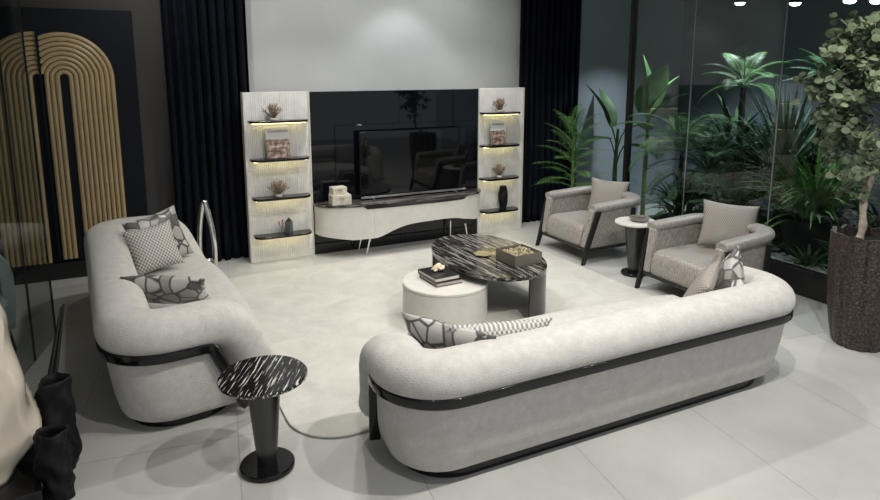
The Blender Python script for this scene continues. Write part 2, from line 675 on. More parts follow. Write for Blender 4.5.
# garden glass: black kerb, three panes, mullion
k = MB()
a0, a1, b1, b0 = gpt(-0.02, -0.03, 0), gpt(3.6, -0.03, 0), gpt(3.6, 0.05, 0), gpt(-0.02, 0.05, 0)
k.loft([[a0, a1, b1, b0], [(p[0], p[1], 0.235) for p in (a0, a1, b1, b0)]])
structure(k.build('trim_1', M['black'], smooth=False, bev=0.004))
L = 3.6
cuts = [0.03, 0.888, 1.90, 2.9, L]
for i in range(4):
    m = MB()
    q = [gpt(cuts[i] + 0.004, 0.004, 0), gpt(cuts[i + 1] - 0.004, 0.004, 0), gpt(cuts[i + 1] - 0.004, 0.014, 0), gpt(cuts[i] + 0.004, 0.014, 0)]
    m.loft([[(p[0], p[1], 0.236) for p in q], [(p[0], p[1], CEIL - 0.002) for p in q]])
    structure(m.build('window_%d' % (i + 1), M['glass_garden'], smooth=False))
for i, t in enumerate(cuts[1:4]):
    m = MB()
    q = [gpt(t - 0.003, 0.003, 0), gpt(t + 0.003, 0.003, 0), gpt(t + 0.003, 0.015, 0), gpt(t - 0.003, 0.015, 0)]
    m.loft([[(p[0], p[1], 0.236) for p in q], [(p[0], p[1], CEIL - 0.002) for p in q]])
    structure(m.build('trim_%d' % (i + 3), plain('joint_seal', (0.30, 0.32, 0.32), 0.3), smooth=False))
m = MB()
q = [gpt(-0.03, -0.02, 0), gpt(0.02, -0.02, 0), gpt(0.02, 0.05, 0), gpt(-0.03, 0.05, 0)]
m.loft([[(p[0], p[1], 0) for p in q], [(p[0], p[1], CEIL) for p in q]])
structure(m.build('trim_2', M['black'], smooth=False))
# planting bed
m = MB()
q = [gpt(0.0, 0.055, 0), gpt(3.55, 0.055, 0), gpt(3.55, 1.95, 0), gpt(0.0, 1.95, 0)]
m.loft([[(p[0], p[1], 0.001) for p in q], [(p[0], p[1], 0.19) for p in q]])
tag(m.build('planting_soil', M['soil'], smooth=False), 'dark soil filling the raised planting bed behind the garden glass', 'soil', kind='stuff')
pb = MB()
for i in range(700):
    t, d = rnd.uniform(1.3, 3.0), 0.09 + abs(rnd.gauss(0, 0.20))
    r = rnd.uniform(0.012, 0.03)
    x, y, z = gpt(t, d, 0.19 + r * 0.5)
    pb.loft([[(x + r * 1.2 * c * math.cos(j * PI / 3), y + r * c * math.sin(j * PI / 3), z + zz * r) for j in range(6)] for c, zz in ((0.5, -0.5), (1, 0), (0.6, 0.5))])
tag(pb.build('white_pebbles', M['pebble']), 'white pebbles strewn along the foot of the garden glass', 'pebbles', kind='stuff')

# left glass partition: two panes standing on the floor
for i, (p, q) in enumerate((((-0.608, 5.364), (-0.695, 4.94)), ((-0.6965, 4.932), (-0.855, 4.157)))):
    p, q = Vector(p), Vector(q)
    d = (q - p).normalized()
    nn = Vector((-d.y, d.x)) * 0.005
    c = [p + nn, q + nn, q - nn, p - nn]
    m = MB().loft([[(x.x, x.y, 0.001) for x in c], [(x.x, x.y, CEIL - 0.002) for x in c]])
    structure(m.build('window_%d' % (i + 5), M['glass_dim'], smooth=False))
    e = MB()
    for s_ in (p,):
        c = [s_ + nn * 1.3 + d * 0.004, s_ + nn * 1.3 - d * 0.004, s_ - nn * 1.3 - d * 0.004, s_ - nn * 1.3 + d * 0.004]
        e.loft([[(x.x, x.y, 0.001) for x in c], [(x.x, x.y, CEIL - 0.002) for x in c]])
    structure(e.build('trim_%d' % (i + 7), M['black'], smooth=False))

# ------------------------------------------------------------------ rug
RUG = rrect(1.675, 1.52, 0.30, 14)
o = tag(slab(RUG, 0.001, 0.014, 0.006).build('rug', M['rug'], auto=0), 'large pale cream rug with rounded corners under the coffee tables', 'rug')
put(o, (2.33, 4.65, 0), math.radians(1.5))

# ------------------------------------------------------------------ arched wall panel
AP = thing('wall_panel', 'dark navy wall panel with gilded reeded arches left of the curtain', 'wall panel', (-1.0, 6.915, 0))
FY = -0.075
MB().box(-1.14, 1.115, -0.07, -0.002, 0.16, 2.51).build('board', M['navy'], AP, smooth=False, bev=0.004)
MB().box(-1.17, 1.14, -0.10, -0.001, 0.0, 0.16).build('plinth', M['black'], AP, smooth=False, bev=0.004)


def arch(cx, n, r0, w, zc, zb, x_lo, x_hi):
    """reeded arch rings about cx, clipped to x_lo..x_hi"""
    m = MB()
    for i in range(n):
        r = r0 + (i + 0.5) * w
        pts = [(cx - r, zb)]
        for j in range(37):
            a = PI - PI * j / 36
            pts.append((cx + r * math.cos(a), zc + r * math.sin(a)))
        pts.append((cx + r, zb))
        dense = []
        for p, q in zip(pts, pts[1:]):
            for s_ in range(4):
                dense.append((p[0] + (q[0] - p[0]) * s_ / 4, p[1] + (q[1] - p[1]) * s_ / 4))
        dense.append(pts[-1])
        run = []
        runs = []
        for p in dense:
            if x_lo <= p[0] <= x_hi:
                run.append(p)
            elif run:
                runs.append(run)
                run = []
        if run:
            runs.append(run)
        for run in runs:
            if len(run) > 1:
                m.tube([(x, FY, z) for x, z in run], w * 0.47, 8)
    return m


CUT = 0.335
arch(0.512, 9, 0.033, 0.0422, 1.892, 0.19, CUT, 3).build('arch', M['gold'], AP)
arch(0.300, 9, 0.033, 0.0422, 1.892, 0.17, -1.13, CUT - 0.008).build('arch', M['gold'], AP)

MB().box(CUT - 0.014, CUT + 0.004, -0.112, -0.0705, 0.19, 2.305).build('joint_strip', M['navy'], AP, smooth=False)

# ------------------------------------------------------------------ curtains


def curtain(name, x0, x1, y, folds, label, flare=0.0, seed=1):
    rr = random.Random(seed)
    ph = [rr.uniform(0, 6.28) for _ in range(4)]
    nx, nz = folds * 12, 30
    m = MB()
    loops = []
    for iz in range(nz + 1):
        z = 0.004 + (CEIL - 0.012) * iz / nz
        u = 1 - min(1, z / 1.1)
        row = []
        for ix in range(nx + 1):
            s_ = ix / nx
            sw = 0.35 + 0.65 * abs(math.sin(s_ * 7 + ph[0]))
            yy = y + 0.048 * math.sin(s_ * folds * 2 * PI + ph[1] + 0.35 * math.sin(z * 1.3 + ph[2])) * sw - 0.10 * flare * u * u * math.sin(s_ * PI)
            xx = x0 + (x1 - x0) * s_ + 0.012 * math.sin(s_ * folds * 4 * PI + ph[3]) + flare * u * u * u * (s_ - 0.5) * 0.35
            row.append((xx, yy, z))
        loops.append(row)
    m.loft(loops, cap=False, closed=False)
    o = m.build(name, M['velvet'], auto=0)
    sd = o.modifiers.new('thick', 'SOLIDIFY')
    sd.thickness = 0.006
    return tag(o, label, 'curtain', 'navy velvet curtains')


curtain('curtain', 0.385, 1.160, 6.82, 9, 'long navy velvet curtain left of the shelf panels, behind the silver sculpture', 0.25, 3)
curtain('curtain', 4.43, 5.32, 6.82, 10, 'long navy velvet curtain right of the television wall, beside the palm', 0.35, 5)

# ------------------------------------------------------------------ media wall


def reeded(x0, x1, yf, yb, z0, z1, pitch=0.021):
    m = MB()
    n = int(round((x1 - x0) / pitch))
    prof = [(x0, yb)]
    rr = random.Random(int(x0 * 100))
    for i in range(n):
        xa = x0 + (x1 - x0) * i / n
        wd = (x1 - x0) / n
        dp = rr.uniform(0.002, 0.006)
        for j in range(5):
            t = j / 5
            prof.append((xa + wd * t, yf + 0.008 - dp * math.sin(PI * t)))
    prof += [(x1, yf + 0.008), (x1, yb)]
    m.loft([[(x, y, z0) for x, y in prof], [(x, y, z1) for x, y in prof]])
    return m


SHZ = (1.465, 1.08, 0.685, 0.29)


def shelf_panel(x0, x1, s0, s1, label):
    t = thing('shelf_panel', label, 'shelf panel', ((x0 + x1) / 2, 6.81, 0), 0, 'shelf panels beside the television')
    cx = (x0 + x1) / 2
    reeded(x0 - cx, x1 - cx, -0.25, -0.14, 0.0, 1.74).build('backboard', M['board'], t, auto=60)
    f = MB().box(x0 - cx - 0.012, x0 - cx, -0.262, -0.14, 0, 1.744).box(x1 - cx, x1 - cx + 0.012, -0.262, -0.14, 0, 1.744)
    f.build('edging', M['white'], t, smooth=False)
    for z in SHZ:
        a, b = s0 - cx, s1 - cx
        out = []
        r = 0.10
        out.append((a, -0.246))
        for i in range(9):
            q = PI + PI / 2 * i / 8
            out.append((a + r + r * math.cos(q), -0.40 + r + r * math.sin(q)))
        for i in range(9):
            q = 1.5 * PI + PI / 2 * i / 8
            out.append((b - r + r * math.cos(q), -0.40 + r + r * math.sin(q)))
        out.append((b, -0.246))
        sh = MB().loft([[(x, y, z - 0.024) for x, y in out], [(x, y, z) for x, y in out]]).build('shelf', M['gloss_black'], t, smooth=False, bev=0.003)
        MB().box(a + 0.03, b - 0.03, -0.325, -0.30, z - 0.034, z - 0.0245).build('led_strip', M['led'], sh, smooth=False)
    return t


shelf_panel(1.047, 1.690, 1.075, 1.665, 'white reeded panel with four black lit shelves left of the television')
shelf_panel(3.714, 4.322, 3.722, 4.235, 'white reeded panel with four black lit shelves right of the television')
tvp = thing('wall_panel', 'tall glossy black panel behind the television', 'wall panel', (2.702, 6.81, 0))
for a, b in ((-0.998, -0.001), (0.001, 0.998)):
    MB().box(a, b, -0.25, -0.14, 0.0, 1.738).build('panel_half', M['mirror_black'], tvp, smooth=False, bev=0.003)
MB().box(-0.74, 0.95, -0.262, -0.2515, 0.60, 1.38).build('mount_plate', M['mirror_black'], tvp, smooth=False, bev=0.003)

tv = thing('television', 'large black flat television standing on the curved white console', 'television', (2.835, 6.46, 0.0))
MB().box(-0.638, 0.638, -0.02, 0.03, 0.60, 1.312).build('housing', M['gloss_black'], tv, smooth=False, bev=0.006)
MB().box(-0.630, 0.630, -0.024, -0.0205, 0.622, 1.304).build('screen', M['screen'], tv, smooth=False)
MB().box(-0.638, 0.638, -0.036, -0.0205, 0.590, 0.613).build('bottom_strip', M['chrome'], tv, smooth=False, bev=0.002)
for x in (-0.5, 0.5):
    MB().tube([(x, -0.085, 0.5805), (x, 0.0, 0.604), (x, 0.085, 0.5805)], 0.008, 8).build('foot', M['chrome'], tv)

# console
CX, CY = 2.697, 6.545


def con_out(a, inset=0.0):
    """plan outline of the console: flat back, long bowed front, round ends"""
    pts = []
    hx, dp = 1.0 - inset, 0.335 - inset
    n = 64
    for i in range(n + 1):
        t = PI * i / n
        c, s_ = -math.cos(t), math.sin(t)
        pts.append((hx * math.copysign(abs(c) ** (2 / 3.2), c), -dp * abs(s_) ** (2 / 2.6)))
    return pts


con = thing('media_console', 'curved white television console with dark marble top on thin metal legs', 'console', (CX, CY, 0))


def con_body(x_lo, x_hi):
    pts = [p for p in con_out(0, 0.012)]
    seg = []
    for p, q in zip(pts, pts[1:]):
        if q[0] < x_lo or p[0] > x_hi:
            continue
        for lim in (x_lo, x_hi):
            if p[0] < lim < q[0]:
                f = (lim - p[0]) / (q[0] - p[0])
                seg.append((lim, p[1] + (q[1] - p[1]) * f))
        if x_lo <= q[0] <= x_hi:
            seg.append(q)
    seg.sort()

    def zb(x):
        c = 1 - min(1, abs((x - 0.24) / 0.66)) ** 2
        c = max(0.0, c)
        sm = c * c * (3 - 2 * c)
        f = min(1, max(0, (x + 0.45) / 1.2))
        base = 0.195 + 0.025 * f + 0.05 * max(0, abs(x) - 0.66) / 0.34
        return base + 0.11 * sm

    def zt(x):
        return 0.547 - 0.035 * min(1, max(0, (x + 0.54) / 0.04)) * min(1, max(0, (0.71 - x) / 0.04))
    m = MB()
    # densify
    d = []
    for p, q in zip(seg, seg[1:]):
        for s_ in range(3):
            d.append((p[0] + (q[0] - p[0]) * s_ / 3, p[1] + (q[1] - p[1]) * s_ / 3))
    d.append(seg[-1])
    loops = []
    for x, y in d:
        loops.append([(x, y, zb(x)), (x, y, zt(x)), (x, -0.01, zt(x)), (x, -0.01, zb(x))])
    m.loft(loops)
    return m


con_body(-1.0, -0.425).build('door', M['white'], con, auto=30)
con_body(-0.423, 0.552).build('drawer', M['white'], con, auto=30)
con_body(0.554, 1.0).build('door', M['white'], con, auto=30)
slab([(x, y) for x, y in con_out(0)], 0.548, 0.572).build('top', M['marble_top'], con, smooth=False, bev=0.004)
g = [p for p in con_out(0, 0.03) if -0.50 <= p[0] <= 0.67]
MB().loft([[(x, y, 0.5125) for x, y in g] + [(0.66, -0.05, 0.5125), (-0.49, -0.05, 0.5125)], [(x, y, 0.547) for x, y in g] + [(0.66, -0.05, 0.547), (-0.49, -0.05, 0.547)]]).build('finger_recess', M['gunmetal'], con, smooth=False)
for x, y, z1, dx in ((-0.45, -0.25, 0.20, -0.05), (0.70, -0.25, 0.22, 0.04), (-0.48, -0.07, 0.20, -0.05), (0.60, -0.07, 0.225, 0.0)):
    MB().tube([(x, y, z1), (x + dx, y - 0.0, 0.002)], [0.011, 0.006], 8).build('leg', M['chrome'], con)


def deco_box(loc, w, d, h, label, rz=0.0):
    t = thing('trinket_box', label, 'box', loc, rz, 'shagreen boxes on the console')
    MB().box(-w / 2, w / 2, -d / 2, d / 2, 0.0, h * 0.62).build('box_body', M['boxy'], t, smooth=False, bev=0.004)
    MB().box(-w / 2, w / 2, -d / 2, d / 2, h * 0.635, h).build('lid', M['boxy'], t, smooth=False, bev=0.004)
    for x in (-0.012, 0.012):
        MB().box(x - 0.005, x + 0.005, -d / 2 - 0.006, -d / 2 - 0.0005, h * 0.45, h * 0.8).build('clasp', M['brass'], t, smooth=False)
    return t


deco_box((1.945, 6.375, 0.5725), 0.205, 0.15, 0.105, 'larger pale shagreen box, lower of the two on the console')
deco_box((1.930, 6.385, 0.678), 0.155, 0.12, 0.078, 'smaller pale shagreen box, upper of the two on the console', 0.06)


# shelf ornaments
def twigs(loc, label, r=0.085, h=0.12, seed=1):
    rr = random.Random(seed)
    t = thing('dried_coral', label, 'dried coral', loc, 0, 'dried coral sprigs on the shelves')
    MB().lathe([(0.030, 0), (0.034, 0.004), (0.034, 0.018), (0.020, 0.022)], 20).build('stand', M['white'], t)
    m = MB()
    for i in range(46):
        a = rr.uniform(0, 2 * PI)
        e = rr.uniform(0.15, 1.0)
        tip = Vector((math.cos(a) * r * e, math.sin(a) * r * 0.6 * e, 0.02 + h * (1.05 - 0.45 * e * e) * rr.uniform(0.75, 1)))
        mid = tip * 0.55 + Vector((rr.uniform(-0.01, 0.01), rr.uniform(-0.01, 0.01), 0.012))
        m.tube([(0, 0, 0.016), mid, tip], [0.004, 0.004, 0.0026], 5)
        for q in range(2):
            tt = tip + Vector((rr.uniform(-0.02, 0.02), rr.uniform(-0.012, 0.012), rr.uniform(0.0, 0.028)))
            m.tube([mid * 0.4 + tip * 0.6, tt], [0.0034, 0.0022], 5)
    m.build('branches', M['twig'], t, auto=0)
    return t


twigs((1.315, 6.49, 1.4655), 'dried coral sprig on the top shelf left of the television', 0.115, 0.13, 1)
twigs((1.335, 6.49, 0.6855), 'dried coral sprig on the third shelf left of the television', 0.115, 0.13, 2)
twigs((3.95, 6.49, 1.4655), 'dried coral sprig on the top shelf right of the television', 0.10, 0.135, 3)
twigs((3.96, 6.49, 0.6855), 'dried coral sprig on the third shelf right of the television', 0.10, 0.125, 4)


def text_mesh(txt, size, shear=0.0, mat=None, parent=None, name='title'):
    c = bpy.data.curves.new('title', 'FONT')
    c.body = txt
    c.size = size
    c.shear = shear
    c.align_x = 'CENTER'
    c.extrude = 0.0004
    tmp = bpy.data.objects.new('title_tmp', c)
    COL.objects.link(tmp)
    bpy.context.view_layer.update()
    me = bpy.data.meshes.new_from_object(tmp)
    bpy.data.objects.remove(tmp)
    me.materials.clear()
    me.materials.append(mat)
    o = bpy.data.objects.new(name, me)
    COL.objects.link(o)
    o.parent = parent
    return o


def show_book(loc, w, h, label):
    t = thing('picture_book', label, 'book', loc, 0, 'picture books on the shelves')
    t.rotation_euler = (math.radians(-9), 0, 0)
    MB().box(-w / 2 + 0.004, w / 2 - 0.004, 0.004, 0.018, 0.003, h - 0.003).build('pages', M['paper'], t, smooth=False)
    cv = MB().box(-w / 2, w / 2, 0.0, 0.0035, 0.0, h).build('front_cover', M['cover'], t, smooth=False)
    MB().box(-w / 2, w / 2, 0.0185, 0.022, 0.0, h).build('back_cover', M['cover'], t, smooth=False)
    x = text_mesh('Casablanca', w * 0.19, 0.3, M['ink'], t)
    x.rotation_euler = (PI / 2, 0, 0)
    x.location = (0, -0.0012, h * 0.80)
    return t


show_book((1.350, 6.455, 1.0855), 0.235, 0.325, 'white picture book with a brown landscape, standing on the shelf left of the television')
show_book((3.93, 6.455, 1.0855), 0.195, 0.29, 'white picture book with a brown landscape, standing on the shelf right of the television')

# bottom shelf left: small lantern-like bottle and glass with red sprig
t = thing('house_ornament', 'small dark glass ornament with pointed top on the lowest left shelf', 'ornament', (1.425, 6.49, 0.2905))
MB().lathe([(0.038, 0), (0.04, 0.004), (0.04, 0.115), (0.03, 0.13)], 4).build('body', plain('grey_glass', (0.10, 0.115, 0.125), 0.15), t, smooth=False)
MB().lathe([(0.034, 0.131), (0.0, 0.165)], 4, cap=False).build('cap', M['black'], t, smooth=False)
t = thing('bud_vase', 'small clear bud vase with red berries beside the dark ornament', 'vase', (1.345, 6.48, 0.2905))
MB().lathe([(0.03, 0), (0.036, 0.02), (0.034, 0.05), (0.016, 0.075), (0.02, 0.09)], 16, cap=False).build('vase_glass', M['glass'], t)
m = MB()
for i in range(9):
    a = rnd.uniform(0, 6.28)
    p = Vector((0.03 * math.cos(a), 0.02 * math.sin(a), rnd.uniform(0.10, 0.165)))
    m.tube([(0, 0, 0.01), p * 0.6 + Vector((0, 0, 0.03)), p], [0.0015, 0.0015, 0.006], 5)
m.build('sprig', plain('red_berry', (0.28, 0.08, 0.05), 0.6), t, auto=0)
# faceted black vase bottom right shelf
m = MB()
loops = []
for i, (r, z) in enumerate(((0.040, 0), (0.056, 0.09), (0.062, 0.17), (0.048, 0.25), (0.040, 0.285))):
    loops.append([(r * math.cos(2 * PI * (j + 0.5 * (i % 2)) / 7), r * math.sin(2 * PI * (j + 0.5 * (i % 2)) / 7), z) for j in range(7)])
m.loft(loops)
put(tag(m.build('faceted_vase', M['matte_black'], smooth=False), 'faceted matte black vase on the lowest shelf right of the television', 'vase'), (4.02, 6.49, 0.2905))

# ------------------------------------------------------------------ sofas


TAPER = 0.06


def plan_path(hu, v0, vend, r, n=12, tp=0.0):
    """open U path: left arm front -> back -> right arm front"""
    pts = [(-hu, vend)]
    k = 6
    for i in range(1, k):
        pts.append((-hu, vend + (v0 + r - vend) * i / k))
    for i in range(n + 1):
        a = PI + PI / 2 * i / n
        pts.append((-hu + r + r * math.cos(a), v0 + r + r * math.sin(a)))
    for i in range(1, 10):
        pts.append((-hu + r + (2 * (hu - r)) * i / 10, v0))
    for i in range(n + 1):
        a = 1.5 * PI + PI / 2 * i / n
        pts.append((hu - r + r * math.cos(a), v0 + r + r * math.sin(a)))
    for i in range(1, k):
        pts.append((hu, v0 + r + (vend - v0 - r) * i / k))
    pts.append((hu, vend))
    return [(x * (1 - tp * max(0.0, y)), y) for x, y in pts]


def sweep(path, prof, up=Vector((0, 0, 1)), cap=True):
    """prof: list of (side, up) offsets; path: 3-D points"""
    m = MB()
    loops = []
    path = [Vector(p) for p in path]
    for i, p in enumerate(path):
        t = (path[min(i + 1, len(path) - 1)] - path[max(i - 1, 0)]).normalized()
        side = t.cross(up).normalized()
        u2 = side.cross(t).normalized()
        loops.append([p + side * a + u2 * b for a, b in prof])
    return m.loft(loops, cap)


def ell(a, b, n=20, p=2.0):
    return [(x, y) for x, y in sellipse(a, b, p, n)]


def smooth_path(pts, it=3):
    pts = [Vector(p) for p in pts]
    for _ in range(it):
        q = [pts[0]]
        for a, b in zip(pts, pts[1:]):
            q += [a * 0.75 + b * 0.25, a * 0.25 + b * 0.75]
        q.append(pts[-1])
        pts = q
    return pts


def make_sofa(label, H=1.45, AV=0.41, DV=0.17, zc=0.556, rv=0.114):
    t = thing('sofa', label, 'sofa', (0, 0, 0), 0, 'curved boucle sofas')
    # plinth
    slab(rrect(H - 0.20, 0.29, 0.26, 8, 0, 0.435), 0.001, 0.066).build('plinth', M['gloss_black'], t, smooth=False)
    # shell below the trim: back and arms, leaning out upward
    zs = [0.066, 0.08, 0.11, 0.2, 0.32, 0.44, 0.52]
    ins = [0.120, 0.105, 0.092, 0.072, 0.056, 0.042, 0.038]
    base = None
    m = MB()
    rows_o, rows_i = [], []
    for z, d in zip(zs, ins):
        ve = AV + DV - DV * (z - 0.066) / (0.50 - 0.066)
        rows_o.append([(x, y, z) for x, y in plan_path(H - d, d, ve, 0.355 - d * 0.7, 12, TAPER)])
        th = 0.215
        rows_i.append([(x, y, z) for x, y in plan_path(H - d - th, d + th, ve, 0.24, 12, TAPER)])
    n = len(rows_o[0])
    loops = []
    for j in range(n):
        loops.append([r[j] for r in rows_o] + [r[j] for r in reversed(rows_i)])
    m.loft(loops)
    m.build('shell', M['boucle'], t, auto=50)
    # the padded roll: back, arms, and down the arm fronts
    r = 0.15
    plan = plan_path(H - r, r, AV - 0.01, 0.21, 12, TAPER)
    top = [Vector((x, y, zc)) for x, y in plan]
    left = []
    sl = math.radians(66)
    rb = 0.17
    for q in range(7):
        a = sl * q / 6
        left.append((AV + 0.02 + rb * math.sin(a), zc - rb + rb * math.cos(a)))
    for q in range(1, 8):
        left.append((left[6][0] + 0.056 * q * math.cos(sl), left[6][1] - 0.056 * q * math.sin(sl)))
    left = [Vector((-(H - r) * (1 - TAPER * v) + 0.035 * min(1, (zc - z) / 0.30), v, z)) for v, z in reversed(left)]
    right = [Vector((-p.x, p.y, p.z)) for p in reversed(left)]
    path = smooth_path(left + top[1:-1] + right, 1)
    mm = MB()
    loops = []
    prof = ell(r, rv, 24, 2.15)
    N = len(path)
    for i, p in enumerate(path):
        tg = (path[min(i + 1, N - 1)] - path[max(i - 1, 0)]).normalized()
        side = tg.cross(Vector((0, 0, 1)))
        side.normalize()
        u2 = side.cross(tg).normalized()
        # close the two ends in a dome
        e = min(i, N - 1 - i)
        sc = min(1.0, 0.55 + 0.15 * e)
        loops.append([p + (side * a + u2 * b) * sc for a, b in prof])
    mm.loft(loops)
    mm.build('roll', M['boucle'], t, auto=0)
    # black trim under the roll, turning down the arm fronts
    d = 0.012
    d = 0.034
    tp = plan_path(H - d, d, AV, 0.34, 14, TAPER)
    diag = []
    for f, z, e in ((1.0, 0.06, 0.080), (0.58, 0.235, 0.060), (0.06, 0.458, 0.036), (0.0, 0.474, 0.034)):
        v = AV + DV * f
        diag.append(Vector((-(H - e) * (1 - TAPER * v), v, z)))
    q = diag + [Vector((x, y, 0.482)) for x, y in tp[1:-1]] + [Vector((-p.x, p.y, p.z)) for p in reversed(diag)]
    sweep(q, rrect(0.030, 0.026, 0.007, 3)).build('trim', M['gloss_black'], t, auto=40)
    # seat: one deep cushion with a bowed front and softened edge
    out = []
    hu = H - 0.34
    n = 30
    for i in range(n + 1):
        u = -hu + 2 * hu * i / n
        out.append((u, 0.99 - 0.11 * abs(u / hu) ** 3))
    for i in range(n + 1):
        u = hu - 2 * hu * i / n
        out.append((u, 0.27))
    m = MB()
    loops = []

    def insd(dv):
        return [(u * (hu - dv) / hu, min(max(v, 0.27), 0.27 + (v - 0.27) * (0.72 - dv) / 0.72)) for u, v in out]
    for z, dv in ((0.068, 0.10), (0.11, 0.055), (0.17, 0.02), (0.24, 0.0), (0.30, 0.003), (0.345, 0.02), (0.38, 0.055), (0.40, 0.11), (0.405, 0.2)):
        loops.append([(u, v, z) for u, v in insd(dv)])
    m.loft(loops)
    m.build('seat_cushion', M['boucle'], t, auto=0)
    return t


sofa_f = make_sofa('long cream curved sofa seen from behind, in the foreground')
put(sofa_f, (2.38, 2.375, 0), math.radians(0.0))
sofa_l = make_sofa('cream curved sofa on the left, end-on in front of the gilded arches', 1.40, 0.55, 0.18, 0.578, 0.125)
put(sofa_l, (-0.325, 4.80, 0), math.radians(-86.0))


# ------------------------------------------------------------------ cushions
def pillow(w, h, th, mat, label, loc, rot, group='scatter cushions', name='cushion'):
    n = 18
    m = MB()
    vs, fs = [], []
    for side in (1, -1):
        for i in range(n + 1):
            for j in range(n + 1):
                x, y = -1 + 2 * i / n, -1 + 2 * j / n
                pin = 1 - 0.09 * (1 - x * x) * (abs(y) ** 3) 
                piny = 1 - 0.09 * (1 - y * y) * (abs(x) ** 3)
                b = max(0.0, (1 - abs(x) ** 2.6)) ** 0.55 * max(0.0, (1 - abs(y) ** 2.6)) ** 0.55
                vs.append((x * w / 2 * piny, side * (th / 2 * b + 0.004), y * h / 2 * pin))
    N = (n + 1) ** 2
    for s_ in (0, 1):
        for i in range(n):
            for j in range(n):
                a = s_ * N + i * (n + 1) + j
                f = (a, a + 1, a + n + 2, a + n + 1)
                fs.append(f if s_ == 0 else tuple(reversed(f)))
    rim = [i * (n + 1) for i in range(n + 1)] + [n * (n + 1) + j for j in range(1, n + 1)] + [i * (n + 1) + n for i in range(n - 1, -1, -1)] + [j for j in range(n - 1, 0, -1)]
    for a, b in zip(rim, rim[1:] + rim[:1]):
        fs.append((a, b, b + N, a + N))
    m.add(vs, fs)
    o = m.build(name, mat, auto=0)
    o.location = loc
    o.rotation_euler = rot
    return tag(o, label, 'cushion', group)


def face(az, lean, roll=0.0):
    """rotation of a cushion whose broad face looks to heading az (degrees), leaning back by lean"""
    r = Matrix.Rotation(math.radians(az + 90), 3, 'Z') @ Matrix.Rotation(math.radians(-lean), 3, 'X') @ Matrix.Rotation(math.radians(roll), 3, 'Y')
    return r.to_euler()


# left sofa
pillow(0.46, 0.44, 0.13, M['cush_cells'], 'silver-grey petal patterned square cushion behind the woven one on the left sofa', (0.16, 5.60, 0.60), face(-66, 18, -10))
pillow(0.37, 0.37, 0.13, M['cush_woven'], 'square cushion in fine grey woven check at the back of the left sofa', (0.11, 5.36, 0.59), face(-78, 24, -8))
pillow(0.52, 0.28, 0.12, M['cush_cells'], 'oblong silver petal cushion lying at the near arm of the left sofa', (0.155, 4.26, 0.595), face(64, 40, -3))
# long sofa
pillow(0.52, 0.34, 0.12, M['cush_cells'], 'oblong silver petal cushion at the left end of the long sofa', (1.43, 2.81, 0.55), face(40, 24, -6))
pillow(0.58, 0.32, 0.12, M['cush_woven'], 'oblong grey woven cushion beside the petal cushion on the long sofa', (1.67, 2.74, 0.54), face(80, 20, -3))
pillow(0.42, 0.40, 0.12, M['cush_taupe'], 'beige woven cushion at the right end of the long sofa', (3.27, 2.85, 0.525), face(128, 28, 10))
pillow(0.42, 0.42, 0.13, M['cush_cells'], 'silver leaf patterned cushion standing in the right corner of the long sofa', (3.47, 2.80, 0.55), face(150, 14, 38))


